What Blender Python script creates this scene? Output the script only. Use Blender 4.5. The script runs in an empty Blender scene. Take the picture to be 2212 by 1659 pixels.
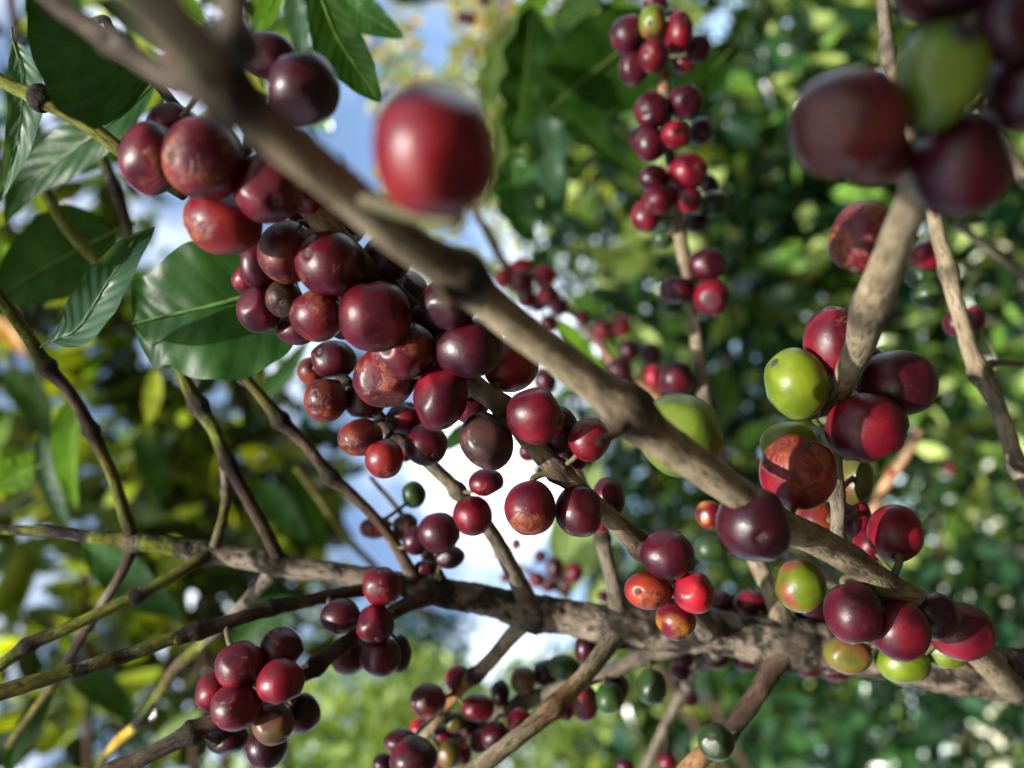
import bpy, math, random
import numpy as np
from mathutils import Vector, Matrix, noise

SC = bpy.context.scene
COL = SC.collection
rnd = random.Random(7)

# ------------------------------------------------------------------ camera frame
# The photograph was taken with the camera on its side, tilted up into the shrub:
# world up is picture left, world +X is picture up.
PITCH = math.radians(32)
FW = Vector((0, math.cos(PITCH), math.sin(PITCH)))
UP = Vector((0, -math.sin(PITCH), math.cos(PITCH)))
RIGHT, CUP, BACK = -UP, Vector((1, 0, 0)), -FW
CAM = Vector((0, 0, 1.55))
K = (36 / 28) / 2212.0

def P(x, y, d):
    return CAM + RIGHT * ((x - 1106) * K * d) + CUP * ((829.5 - y) * K * d) + FW * d

def dirw(x, y, z):                       # picture right, picture up, towards the lens
    return RIGHT * x + CUP * y + BACK * z

cam_d = bpy.data.cameras.new('camera')
cam = bpy.data.objects.new('camera', cam_d)
COL.objects.link(cam)
M = Matrix.Identity(4)
for i, v in enumerate((RIGHT, CUP, BACK)):
    for j in range(3):
        M[j][i] = v[j]
M.translation = CAM
cam.matrix_world = M
cam_d.sensor_width = 36
cam_d.lens = 28
cam_d.clip_start = 0.005
cam_d.clip_end = 2000
cam_d.dof.use_dof = True
cam_d.dof.focus_distance = 0.203
cam_d.dof.aperture_fstop = 7.0
cam_d.dof.aperture_blades = 0
SC.camera = cam

# ------------------------------------------------------------------ render set-up
SC.render.engine = 'CYCLES'
SC.cycles.use_denoising = True
SC.cycles.max_bounces = 8
SC.cycles.transparent_max_bounces = 6
SC.view_settings.view_transform = 'Standard'
SC.view_settings.look = 'None'
SC.view_settings.exposure = EXPOSURE = 1.1
SC.view_settings.gamma = 1

# sun behind the camera and over its shoulder
SUN = dirw(-0.84, -0.04, 0.53).normalized()
sl = bpy.data.lights.new('sun', 'SUN')
sl.energy = 4.8
sl.angle = math.radians(0.5)
sl.color = (1.0, 0.965, 0.89)
so = bpy.data.objects.new('sun', sl)
COL.objects.link(so)
so.rotation_euler = SUN.to_track_quat('Z', 'Y').to_euler()

w = bpy.data.worlds.new('World')
SC.world = w
w.use_nodes = True
nt = w.node_tree
nt.nodes.clear()
def nn(t, ty, **kw):
    n = t.nodes.new(ty)
    for k, v in kw.items():
        setattr(n, k, v)
    return n
L = nt.links.new
out = nn(nt, 'ShaderNodeOutputWorld')
bg = nn(nt, 'ShaderNodeBackground')
sky = nn(nt, 'ShaderNodeTexSky', sky_type='NISHITA', sun_disc=False)
sky.sun_elevation = math.asin(SUN.z)
sky.sun_rotation = math.atan2(SUN.x, SUN.y)
sky.air_density = 1.0
sky.dust_density = 0.6
tc = nn(nt, 'ShaderNodeTexCoord')
nz = nn(nt, 'ShaderNodeTexNoise')
nz.inputs['Scale'].default_value = 5.0
nz.inputs['Detail'].default_value = 6
nz.inputs['Roughness'].default_value = 0.55
L(tc.outputs['Generated'], nz.inputs['Vector'])
cdir = (P(1085, 1010, 1) - CAM).normalized()          # the big white cloud over the shrub
dp = nn(nt, 'ShaderNodeVectorMath', operation='DOT_PRODUCT')
L(tc.outputs['Generated'], dp.inputs[0])
dp.inputs[1].default_value = cdir
mr = nn(nt, 'ShaderNodeMapRange', interpolation_type='SMOOTHSTEP')
mr.inputs['From Min'].default_value = 0.9915
mr.inputs['From Max'].default_value = 0.9995
mr.inputs['To Min'].default_value = -0.05
mr.inputs['To Max'].default_value = 0.42
L(dp.outputs['Value'], mr.inputs['Value'])
ad = nn(nt, 'ShaderNodeMath', operation='ADD')
L(nz.outputs['Fac'], ad.inputs[0]); L(mr.outputs['Result'], ad.inputs[1])
cr = nn(nt, 'ShaderNodeMapRange', interpolation_type='SMOOTHSTEP')
cr.inputs['From Min'].default_value = 0.36
cr.inputs['From Max'].default_value = 0.74
L(ad.outputs[0], cr.inputs['Value'])
mx = nn(nt, 'ShaderNodeMix', data_type='RGBA')
L(cr.outputs['Result'], mx.inputs['Factor'])
SKY_STRENGTH = 0.15
gm = nn(nt, 'ShaderNodeMix', data_type='RGBA', blend_type='MULTIPLY')
gm.inputs['Factor'].default_value = 1
gm.inputs['B'].default_value = (1, 1, 1, 1)
L(sky.outputs['Color'], gm.inputs['A'])
L(gm.outputs['Result'], mx.inputs['A'])
mx.inputs['B'].default_value = (8.2, 8.9, 9.8, 1)
L(mx.outputs['Result'], bg.inputs['Color'])
bg.inputs['Strength'].default_value = SKY_STRENGTH
L(bg.outputs['Background'], out.inputs['Surface'])

# ------------------------------------------------------------------ object helpers
def tag(o, label, cat, group=None, kind=None):
    o['label'] = label
    o['category'] = cat
    if group: o['group'] = group
    if kind: o['kind'] = kind
    return o

def empty(name, loc):
    o = bpy.data.objects.new(name, None)
    o.empty_display_size = 0.01
    o.location = loc
    COL.objects.link(o)
    return o

def wloc(o):
    p = Vector(o.location)
    while o.parent is not None:
        o = o.parent
        p += Vector(o.location)
    return p

def mesh_obj(name, verts, faces, mat, loc=(0, 0, 0), parent=None, cols=None, vecs=None, flts=None, smooth=True):
    """verts are world coordinates; the object's origin is put at loc."""
    loc = Vector(loc)
    me = bpy.data.meshes.new(name)
    V = np.asarray([tuple(v) for v in verts] if not isinstance(verts, np.ndarray) else verts, dtype=np.float64) - np.array(loc)
    me.from_pydata(V.tolist(), [], faces)
    if cols is not None:
        a = me.attributes.new('col', 'FLOAT_COLOR', 'POINT')
        c = np.ones((len(V), 4), dtype=np.float32)
        c[:, :3] = cols
        a.data.foreach_set('color', c.ravel())
    if vecs is not None:
        a = me.attributes.new('bark', 'FLOAT_VECTOR', 'POINT')
        a.data.foreach_set('vector', np.asarray(vecs, dtype=np.float32).ravel())
    if flts is not None:
        a = me.attributes.new('rust', 'FLOAT', 'POINT')
        a.data.foreach_set('value', np.asarray(flts, dtype=np.float32).ravel())
    if smooth:
        me.polygons.foreach_set('use_smooth', np.ones(len(me.polygons), dtype=bool))
    me.materials.append(mat)
    me.update()
    o = bpy.data.objects.new(name, me)
    COL.objects.link(o)
    if parent is not None:
        o.parent = parent
        o.location = loc - wloc(parent)
    else:
        o.location = loc
    return o

# ------------------------------------------------------------------ materials
def new_mat(name):
    m = bpy.data.materials.new(name)
    m.use_nodes = True
    t = m.node_tree
    t.nodes.clear()
    o = nn(t, 'ShaderNodeOutputMaterial')
    return m, t, o

def mixrgb(t, fac, a, b, blend='MIX'):
    n = nn(t, 'ShaderNodeMix', data_type='RGBA', blend_type=blend)
    for sock, v in (('Factor', fac), ('A', a), ('B', b)):
        if hasattr(v, 'node'):
            t.links.new(v, n.inputs[sock])
        elif v is not None:
            n.inputs[sock].default_value = v if sock == 'Factor' else (*v, 1)
    return n.outputs['Result']

def mrange(t, v, a, b, c=0.0, d=1.0, smooth=True):
    n = nn(t, 'ShaderNodeMapRange', interpolation_type='SMOOTHSTEP' if smooth else 'LINEAR')
    for k, x in (('From Min', a), ('From Max', b), ('To Min', c), ('To Max', d)):
        n.inputs[k].default_value = x
    t.links.new(v, n.inputs['Value'])
    return n.outputs['Result']

def noisen(t, vec, scale, detail=4, rough=0.5, dist=0.0):
    n = nn(t, 'ShaderNodeTexNoise')
    n.inputs['Scale'].default_value = scale
    n.inputs['Detail'].default_value = detail
    n.inputs['Roughness'].default_value = rough
    n.inputs['Distortion'].default_value = dist
    t.links.new(vec, n.inputs['Vector'])
    return n.outputs['Fac']

def mathn(t, op, a, b=None):
    n = nn(t, 'ShaderNodeMath', operation=op)
    for i, v in enumerate((a, b)):
        if v is None: continue
        if hasattr(v, 'node'): t.links.new(v, n.inputs[i])
        else: n.inputs[i].default_value = v
    return n.outputs[0]

def attr(t, name):
    return nn(t, 'ShaderNodeAttribute', attribute_name=name)

def bumpn(t, h, strength, dist):
    n = nn(t, 'ShaderNodeBump')
    n.inputs['Strength'].default_value = strength
    n.inputs['Distance'].default_value = dist
    t.links.new(h, n.inputs['Height'])
    return n.outputs['Normal']

def berry_mat():
    m, t, o = new_mat('berry_skin')
    tc = nn(t, 'ShaderNodeTexCoord')
    oi = nn(t, 'ShaderNodeObjectInfo')
    ofs = nn(t, 'ShaderNodeVectorMath', operation='ADD')
    mul = nn(t, 'ShaderNodeMath', operation='MULTIPLY'); mul.inputs[1].default_value = 3.0
    t.links.new(oi.outputs['Random'], mul.inputs[0])
    t.links.new(tc.outputs['Object'], ofs.inputs[0]); t.links.new(mul.outputs[0], ofs.inputs[1])
    v = ofs.outputs[0]
    c = attr(t, 'col').outputs['Color']
    r = attr(t, 'rust').outputs['Fac']
    n1 = noisen(t, v, 130, 2, 0.5)                       # broad mottling of the skin
    n2 = noisen(t, v, 330, 7, 0.66, 1.2)                 # scarf-skin blotches
    n3 = noisen(t, v, 900, 5, 0.6)                       # pinprick lenticels
    n4 = noisen(t, v, 420, 5, 0.62, 0.8)
    c1 = mixrgb(t, 1.0, c, mixrgb(t, mrange(t, n1, 0.3, 0.7), (0.62, 0.60, 0.70), (1.30, 1.12, 1.05)), 'MULTIPLY')
    # rusty scars: an orange-brown network that follows the blotch noise
    s = mathn(t, 'ADD', mathn(t, 'SUBTRACT', n2, 0.5), mathn(t, 'SUBTRACT', r, 0.5))
    mask = mrange(t, s, -0.02, 0.07)
    rc = mixrgb(t, mrange(t, n4, 0.38, 0.62), (0.07, 0.014, 0.006), (0.26, 0.068, 0.018))
    rc = mixrgb(t, 0.35, rc, c1)
    c2 = mixrgb(t, mask, c1, rc)
    edge = mrange(t, mathn(t, 'ABSOLUTE', mathn(t, 'SUBTRACT', s, 0.03)), 0.0, 0.025, 0.55, 0.0)
    edge = mathn(t, 'MULTIPLY', edge, mrange(t, r, 0.25, 0.5))
    c2 = mixrgb(t, edge, c2, (0.05, 0.014, 0.010))
    # fine pale dots
    dots = mrange(t, n3, 0.66, 0.72, 0.0, 0.45)
    dots = mathn(t, 'MULTIPLY', dots, mrange(t, n1, 0.45, 0.6))
    c3 = mixrgb(t, dots, c2, (0.2, 0.10, 0.05))
    bs = nn(t, 'ShaderNodeBsdfPrincipled')
    t.links.new(c3, bs.inputs['Base Color'])
    rg = mathn(t, 'ADD', mrange(t, n4, 0.3, 0.7, 0.32, 0.46), mathn(t, 'MULTIPLY', mask, 0.12))
    t.links.new(rg, bs.inputs['Roughness'])
    bs.inputs['Specular IOR Level'].default_value = 0.36
    bs.inputs['Sheen Weight'].default_value = 0.0          # waxy bloom
    bs.inputs['Sheen Roughness'].default_value = 0.4
    bs.inputs['Sheen Tint'].default_value = (0.7, 0.75, 1.0, 1)
    h = mathn(t, 'ADD', mathn(t, 'MULTIPLY', n3, 0.35), mathn(t, 'MULTIPLY', mathn(t, 'MULTIPLY', n4, mask), 1.2))
    h = mathn(t, 'ADD', h, mathn(t, 'MULTIPLY', n1, 1.5))
    t.links.new(bumpn(t, h, 0.35, 0.0006), bs.inputs['Normal'])
    t.links.new(bs.outputs[0], o.inputs['Surface'])
    return m

def bark_mat():
    m, t, o = new_mat('coffee_bark')
    a = attr(t, 'bark').outputs['Vector']
    mp = nn(t, 'ShaderNodeMapping'); mp.inputs['Scale'].default_value = (1, 1, 0.28)
    t.links.new(a, mp.inputs['Vector'])
    mp2 = nn(t, 'ShaderNodeMapping'); mp2.inputs['Scale'].default_value = (1, 1, 0.55)
    t.links.new(a, mp2.inputs['Vector'])
    c = attr(t, 'col').outputs['Color']
    n1 = noisen(t, mp.outputs[0], 900, 6, 0.6, 0.3)      # long fissures
    n2 = noisen(t, mp2.outputs[0], 260, 6, 0.62)         # blotches
    n3 = noisen(t, mp2.outputs[0], 2200, 3, 0.6)
    c1 = mixrgb(t, 1.0, c, mixrgb(t, mrange(t, n2, 0.32, 0.68), (0.66, 0.63, 0.6), (1.3, 1.26, 1.2)), 'MULTIPLY')
    fis = mrange(t, n1, 0.36, 0.47, 0.75, 0.0)
    c2 = mixrgb(t, fis, c1, mixrgb(t, 1.0, c, (0.30, 0.26, 0.24), 'MULTIPLY'))
    lich = mrange(t, n2, 0.60, 0.68, 0.0, 0.35)
    c3 = mixrgb(t, mathn(t, 'MULTIPLY', lich, mrange(t, n3, 0.4, 0.6)), c2, (0.40, 0.38, 0.32))
    bs = nn(t, 'ShaderNodeBsdfPrincipled')
    t.links.new(c3, bs.inputs['Base Color'])
    bs.inputs['Roughness'].default_value = 0.85
    bs.inputs['Specular IOR Level'].default_value = 0.12
    h = mathn(t, 'ADD', mathn(t, 'MULTIPLY', n1, 1.0), mathn(t, 'ADD', mathn(t, 'MULTIPLY', n2, 0.6), mathn(t, 'MULTIPLY', n3, 0.25)))
    t.links.new(bumpn(t, h, 0.7, 0.0011), bs.inputs['Normal'])
    t.links.new(bs.outputs[0], o.inputs['Surface'])
    return m

def leaf_mat(name, veins=False, gloss=0.34, spec=0.5, trans=0.32):
    m, t, o = new_mat(name)
    c = attr(t, 'col').outputs['Color']
    bs = nn(t, 'ShaderNodeBsdfPrincipled')
    bs.inputs['Roughness'].default_value = gloss
    bs.inputs['Specular IOR Level'].default_value = spec
    base = c
    if veins:
        uv = nn(t, 'ShaderNodeAttribute', attribute_name='bark').outputs['Vector']   # x along the leaf, y signed across, z size
        sx = nn(t, 'ShaderNodeSeparateXYZ'); t.links.new(uv, sx.inputs[0])
        ay = mathn(t, 'ABSOLUTE', sx.outputs['Y'])
        ph = mathn(t, 'SUBTRACT', mathn(t, 'MULTIPLY', sx.outputs['X'], 9.0), mathn(t, 'MULTIPLY', ay, 1.9))
        fr = mathn(t, 'ABSOLUTE', mathn(t, 'SUBTRACT', mathn(t, 'FRACT', ph), 0.5))
        vein = mrange(t, fr, 0.0, 0.07, 1.0, 0.0)
        puff = mrange(t, fr, 0.0, 0.5, 0.0, 1.0)
        tcn = nn(t, 'ShaderNodeTexCoord')
        n1 = noisen(t, tcn.outputs['Object'], 70, 5, 0.6)
        n2 = noisen(t, tcn.outputs['Object'], 420, 5, 0.6)
        base = mixrgb(t, 1.0, c, mixrgb(t, mrange(t, n1, 0.3, 0.7), (0.62, 0.68, 0.6), (1.35, 1.28, 1.2)), 'MULTIPLY')
        base = mixrgb(t, mathn(t, 'MULTIPLY', vein, 0.4), base, mixrgb(t, 1.0, c, (1.7, 1.5, 1.4), 'MULTIPLY'))
        spot = mrange(t, n1, 0.675, 0.70, 0.0, 0.85)
        base = mixrgb(t, spot, base, (0.045, 0.022, 0.012))
        h = mathn(t, 'ADD', mathn(t, 'MULTIPLY', puff, 0.55), mathn(t, 'ADD', mathn(t, 'MULTIPLY', n2, 0.25), mathn(t, 'MULTIPLY', n1, 0.8)))
        t.links.new(bumpn(t, h, 0.32, 0.0008), bs.inputs['Normal'])
    t.links.new(base, bs.inputs['Base Color'])
    tr = nn(t, 'ShaderNodeBsdfTranslucent')
    tcol = mixrgb(t, 1.0, base, (3.1, 2.7, 0.75), 'MULTIPLY')
    t.links.new(tcol, tr.inputs['Color'])
    mxs = nn(t, 'ShaderNodeMixShader')
    mxs.inputs[0].default_value = trans
    t.links.new(bs.outputs[0], mxs.inputs[1]); t.links.new(tr.outputs[0], mxs.inputs[2])
    t.links.new(mxs.outputs[0], o.inputs['Surface'])
    return m

def plain_mat(name, c1, c2, scale, rough=0.8, bump=0.5, dist=0.001):
    m, t, o = new_mat(name)
    tc = nn(t, 'ShaderNodeTexCoord')
    n1 = noisen(t, tc.outputs['Object'], scale, 6, 0.6)
    bs = nn(t, 'ShaderNodeBsdfPrincipled')
    t.links.new(mixrgb(t, mrange(t, n1, 0.3, 0.7), c1, c2), bs.inputs['Base Color'])
    bs.inputs['Roughness'].default_value = rough
    t.links.new(bumpn(t, n1, bump, dist), bs.inputs['Normal'])
    t.links.new(bs.outputs[0], o.inputs['Surface'])
    return m

BERRY = berry_mat()
BARK = bark_mat()
LEAF = leaf_mat('coffee_leaf_blade', veins=True, gloss=0.38, spec=0.20)
LEAFU = leaf_mat('coffee_leaf_underside', veins=True, gloss=0.55, spec=0.04, trans=0.4)
FARLEAF = leaf_mat('background_foliage', gloss=0.17, spec=0.42, trans=0.30)
NAVEL = plain_mat('berry_navel', (0.02, 0.010, 0.007), (0.085, 0.045, 0.024), 1500, 0.7)
NAVELD = plain_mat('berry_navel_black', (0.008, 0.007, 0.01), (0.02, 0.016, 0.016), 1500, 0.7)
STALK = plain_mat('berry_stalk', (0.055, 0.06, 0.014), (0.09, 0.065, 0.028), 600, 0.6)
SOIL = plain_mat('leaf_litter_soil', (0.05, 0.032, 0.018), (0.13, 0.085, 0.045), 3, 0.9, 0.6, 0.05)

# ------------------------------------------------------------------ tubes (branches)
TAN, GREY, DARK = (0.222, 0.182, 0.120), (0.138, 0.116, 0.090), (0.028, 0.023, 0.018)
GREEN, OLIVE, BROWN, RUSTY = (0.11, 0.125, 0.022), (0.085, 0.075, 0.018), (0.070, 0.046, 0.032), (0.27, 0.15, 0.07)
SKEL = []                                  # every branch sample, so that berries can find what they grow on

def catmull(pts, n):
    pts = [np.array(p, dtype=float) for p in pts]
    ext = [2 * pts[0] - pts[1]] + pts + [2 * pts[-1] - pts[-2]]
    res = []
    for i in range(1, len(ext) - 2):
        p0, p1, p2, p3 = ext[i - 1:i + 3]
        for k in range(n):
            u = k / n
            res.append(0.5 * (2 * p1 + (p2 - p0) * u + (2 * p0 - 5 * p1 + 4 * p2 - p3) * u * u + (3 * p1 - p0 - 3 * p2 + p3) * u ** 3))
    res.append(pts[-1])
    return res

def tube_data(W, R, C, seg=14, rough=0.05, seed=0.0, cap=True, mottle=0.0):
    """W world points, R radii, C colours -> verts, faces, cols, bark vectors"""
    n = len(W)
    T = [(W[min(i + 1, n - 1)] - W[max(i - 1, 0)]).normalized() for i in range(n)]
    ref = Vector((0.3, 0.2, 0.9))
    N = (ref - T[0] * ref.dot(T[0])).normalized()
    verts, cols, vec, faces = [], [], [], []
    s = 0.0
    for i in range(n):
        if i: s += (W[i] - W[i - 1]).length
        N = (N - T[i] * N.dot(T[i])).normalized()
        B = T[i].cross(N)
        for k in range(seg):
            a = 2 * math.pi * k / seg
            q = Vector((math.cos(a) * R[i], math.sin(a) * R[i], s + seed))
            f = 1 + rough * noise.noise(q * 330) + rough * 0.7 * noise.noise(q * 1100)
            verts.append(W[i] + (N * math.cos(a) + B * math.sin(a)) * R[i] * f)
            if mottle:
                pz = verts[-1]
                mo = noise.noise(pz * 120 + Vector((seed, 0, 0))) + .7 * noise.noise(pz * 330) + .35 * noise.noise(pz * 700)
                mo = max(0.0, min(1.0, (mo - .02) * 3.5)) * mottle
                cols.append(tuple(np.array(C[i]) * (1 - mo) + np.array((.018, .016, .012)) * mo))
            else:
                cols.append(C[i])
            vec.append(tuple(q))
    for i in range(n - 1):
        for k in range(seg):
            a, b = i * seg + k, i * seg + (k + 1) % seg
            faces.append((a, b, b + seg, a + seg))
    if cap:
        for i, st in ((0, 0), (n - 1, (n - 1) * seg)):
            verts.append(W[i] + (T[i] if i else -T[i]) * R[i] * 0.3)
            cols.append(C[i]); vec.append((0, 0, s if i else 0))
            c = len(verts) - 1
            for k in range(seg):
                f = (st + k, st + (k + 1) % seg, c)
                faces.append(f if i else f[::-1])
    return verts, faces, cols, vec

def branch(name, pts, parent=None, nodes=(), rough=0.07, seg=16, n=9, skel=True, bulge=0.42, loc=None, mottle=0.0):
    """pts: (x, y, depth, width in photo pixels, colour); nodes: (x, y) of swollen joints"""
    arr = [(x, y, 1 / d, wd, *c) for x, y, d, wd, c in pts]
    S = catmull(arr, n)
    seed = rnd.uniform(0, 50)
    W, R, C = [], [], []
    for q in S:
        x, y, d = q[0], q[1], 1 / q[2]
        r = max(q[3], 2) * K * d / 2
        c = np.clip(q[4:7], 0.01, 1)
        for nx, ny in nodes:
            g = math.exp(-((x - nx) ** 2 + (y - ny) ** 2) / (0.45 * q[3]) ** 2)
            r *= 1 + bulge * g
            c = c * (1 - 0.72 * g) + np.array(DARK) * 0.72 * g
        W.append(P(x, y, d)); R.append(r); C.append(tuple(c))
        if skel: SKEL.append((W[-1], r))
    # a little crookedness so no branch is a ruler line
    for i in range(1, len(W) - 1):
        j = noise.noise_vector(W[i] * 60 + Vector((seed, 0, 0))) * R[i] * 0.22
        W[i] = W[i] + j
    v, f, cc, bv = tube_data(W, R, C, seg, rough, seed, True, mottle)
    o = mesh_obj(name, v, f, BARK, loc if loc is not None else W[0], parent, cols=cc, vecs=bv)
    return o
# ------------------------------------------------------------------ the coffee tree and the loose branches in front of it
tree = empty('coffee_tree', P(2300, 1470, .28))
tag(tree, 'coffee tree with mottled grey stem and bare tan side branches in opposite pairs', 'tree')
def side(*pts, nodes=(), **kw):
    kw.setdefault('mottle', .3)
    return branch('side_branch', pts, tree, nodes, loc=P(2300, 1470, .28), **kw)

branch('main_stem', [(-60, 1142, .262, 20, GREEN), (60, 1147, .262, 22, GREEN), (118, 1150, .262, 25, DARK), (190, 1158, .262, 28, DARK), (205, 1160, .262, 29, GREEN),
    (262, 1166, .262, 34, OLIVE), (290, 1172, .262, 42, (0.175, 0.145, 0.115)), (318, 1174, .262, 38, GREEN), (395, 1184, .262, 42, GREEN), (408, 1187, .262, 43, (0.175, 0.145, 0.115)),
    (450, 1192, .263, 45, (0.175, 0.145, 0.115)), (560, 1212, .264, 45, (0.175, 0.145, 0.115)), (600, 1220, .265, 50, (0.175, 0.145, 0.115)), (740, 1238, .266, 46, (0.175, 0.145, 0.115)), (860, 1258, .267, 50, (0.175, 0.145, 0.115)),
    (960, 1280, .268, 59, (0.13, 0.10, 0.075)), (1060, 1298, .269, 66, (0.175, 0.145, 0.115)), (1150, 1318, .27, 75, (0.175, 0.145, 0.115)), (1240, 1330, .27, 73, (0.175, 0.145, 0.115)), (1345, 1350, .27, 86, (0.17, 0.13, 0.10)),
    (1450, 1362, .27, 86, (0.175, 0.145, 0.115)), (1580, 1372, .27, 91, (0.175, 0.145, 0.115)), (1690, 1388, .27, 104, (0.19, 0.155, 0.12)), (1800, 1402, .271, 100, (0.175, 0.145, 0.115)), (1950, 1424, .272, 106, (0.175, 0.145, 0.115)),
    (2100, 1444, .273, 111, (0.12, 0.092, 0.07)), (2212, 1458, .274, 115, (0.09, 0.07, 0.055)), (2330, 1475, .275, 118, (0.175, 0.145, 0.115))],
    tree, nodes=[(290, 1170), (450, 1190), (600, 1218), (960, 1280), (1150, 1316), (1345, 1350), (1690, 1388)], rough=0.10, seg=40, n=16, bulge=0.08, loc=P(2300, 1470, .28), mottle=.92)

side((288, 1165, .262, 30, DARK), (255, 1060, .258, 26, GREEN), (232, 1000, .256, 25, OLIVE), (196, 930, .253, 28, DARK), (150, 850, .25, 26, BROWN), (98, 790, .248, 32, DARK), (50, 712, .245, 27, GREEN), (-20, 610, .242, 27, GREEN), nodes=[(98, 792), (196, 930)])
side((462, 1185, .262, 24, GREY), (484, 1110, .265, 21, OLIVE), (488, 1050, .268, 19, GREY), (478, 980, .27, 18, BROWN), nodes=[(484, 1060)])
side((602, 1208, .264, 30, DARK), (560, 1120, .262, 28, BROWN), (490, 995, .26, 29, DARK), (462, 930, .26, 29, GREEN), (430, 880, .26, 34, DARK), (398, 820, .258, 27, GREEN), (375, 760, .256, 26, GREEN), nodes=[(428, 880), (490, 1000)])
side((895, 1250, .266, 30, GREY), (835, 1150, .262, 24, BROWN), (765, 1070, .26, 24, BROWN), (715, 1028, .26, 30, DARK), (655, 955, .258, 25, BROWN), (608, 905, .256, 32, DARK), (560, 850, .254, 24, OLIVE), (505, 790, .252, 22, DARK), nodes=[(716, 1028), (608, 905)])
side((955, 1262, .267, 34, DARK), (925, 1205, .272, 22, BROWN), (900, 1160, .285, 17, DARK), (860, 1100, .30, 12, BROWN), (800, 1030, .31, 9, DARK), nodes=[(920, 1200)])
side((1148, 1310, .268, 46, GREY), (1105, 1225, .26, 36, GREY), (1050, 1135, .252, 33, GREY), (985, 1055, .246, 31, TAN), (925, 1000, .243, 29, GREY), (850, 930, .24, 28, BROWN), (775, 850, .238, 26, BROWN), (700, 780, .236, 22, BROWN), nodes=[(988, 1058), (850, 925)])
side((1338, 1335, .268, 46, GREY), (1325, 1255, .27, 34, GREY), (1308, 1190, .272, 30, GREY), (1290, 1120, .275, 28, BROWN), (1240, 1010, .28, 24, BROWN), nodes=[(1300, 1165)])
side((288, 1176, .262, 28, DARK), (262, 1240, .264, 21, BROWN), (222, 1305, .268, 22, GREY), (195, 1345, .272, 20, BROWN), (150, 1420, .278, 22, DARK), (105, 1490, .29, 18, OLIVE), (20, 1610, .31, 18, OLIVE), nodes=[(190, 1352)])
side((452, 1195, .262, 34, DARK), (420, 1215, .258, 27, OLIVE), (340, 1262, .252, 27, GREEN), (308, 1280, .25, 32, DARK), (282, 1292, .249, 31, DARK), (270, 1298, .248, 26, GREEN), (160, 1350, .242, 26, GREEN), (66, 1392, .238, 32, DARK), (10, 1430, .235, 26, GREEN), (-60, 1475, .232, 27, GREEN), nodes=[(60, 1398), (290, 1287)], bulge=0.2)
side((592, 1235, .265, 38, GREY), (540, 1290, .275, 28, GREY), (470, 1362, .29, 25, GREY), (425, 1400, .30, 25, GREEN), (385, 1440, .31, 28, BROWN), (340, 1500, .325, 24, GREEN), (300, 1560, .335, 22, DARK), (285, 1575, .338, 20, (0.5, 0.35, 0.05)), (255, 1600, .345, 20, (0.5, 0.33, 0.05)), (225, 1640, .35, 18, OLIVE), (190, 1700, .36, 18, OLIVE), nodes=[(305, 1555)])
side((850, 1262, .266, 34, DARK), (780, 1275, .258, 28, BROWN), (690, 1292, .248, 28, BROWN), (585, 1316, .24, 33, DARK), (520, 1336, .234, 29, BROWN), (425, 1362, .228, 38, DARK), (385, 1378, .225, 32, DARK), (365, 1382, .224, 29, GREEN), (250, 1420, .218, 31, DARK), (240, 1422, .217, 30, OLIVE), (180, 1442, .214, 33, DARK), (160, 1448, .213, 31, DARK), (140, 1452, .212, 31, GREEN), (15, 1492, .206, 35, OLIVE), (-70, 1520, .203, 36, DARK), nodes=[(425, 1362), (585, 1316)], bulge=0.2)
side((962, 1275, .267, 46, DARK), (905, 1296, .262, 34, BROWN), (845, 1325, .256, 33, BROWN), (760, 1380, .248, 33, BROWN), (665, 1448, .24, 34, BROWN), (560, 1515, .234, 34, BROWN), (470, 1552, .23, 36, BROWN), (415, 1580, .228, 40, DARK), (330, 1625, .224, 36, GREY), (230, 1670, .22, 40, BROWN), nodes=[(415, 1578), (680, 1440)])
side((1156, 1325, .268, 52, GREY), (1120, 1362, .27, 36, TAN), (1060, 1425, .276, 31, TAN), (1030, 1455, .28, 32, DARK), (1010, 1472, .282, 30, RUSTY), (960, 1525, .288, 30, RUSTY), (930, 1570, .293, 30, TAN), (895, 1605, .30, 28, BROWN), nodes=[(1028, 1458), (955, 1530)], bulge=.2)
side((1340, 1358, .268, 52, GREY), (1310, 1400, .262, 40, GREY), (1260, 1460, .254, 38, TAN), (1205, 1520, .246, 42, RUSTY), (1140, 1575, .24, 38, TAN), (1060, 1640, .234, 40, TAN), (980, 1700, .23, 42, TAN), nodes=[(1198, 1525)], bulge=.25)
side((1640, 1385, .268, 46, TAN), (1530, 1386, .275, 38, TAN), (1470, 1398, .28, 36, GREY), (1400, 1418, .285, 35, GREY), (1310, 1452, .29, 33, GREY), (1200, 1492, .295, 33, GREY), (1130, 1518, .298, 34, GREY), (1060, 1552, .30, 30, GREY), (980, 1590, .305, 26, BROWN), nodes=[(1395, 1420), (1130, 1518)], bulge=.2)
side((1700, 1400, .266, 66, GREY), (1665, 1450, .262, 46, BROWN), (1610, 1535, .258, 42, BROWN), (1560, 1590, .256, 40, BROWN), (1500, 1650, .254, 42, RUSTY), (1450, 1710, .252, 42, TAN), nodes=[(1565, 1585)], bulge=.2)
side((1692, 1350, .27, 60, DARK), (1676, 1306, .272, 42, TAN), (1635, 1215, .278, 38, TAN), (1585, 1090, .30, 34, TAN), (1545, 960, .315, 32, GREY), (1524, 870, .32, 32, GREY), (1510, 780, .325, 29, TAN), (1493, 660, .33, 27, TAN), (1478, 560, .33, 28, TAN), (1464, 470, .33, 30, TAN), (1452, 380, .33, 26, GREY), (1440, 250, .33, 24, GREY), (1434, 160, .33, 26, RUSTY), (1428, 70, .33, 24, GREY), (1420, -60, .33, 24, GREY), nodes=[(1526, 880), (1490, 640), (1434, 120), (1445, 290), (1455, 420)], bulge=.3)
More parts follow.
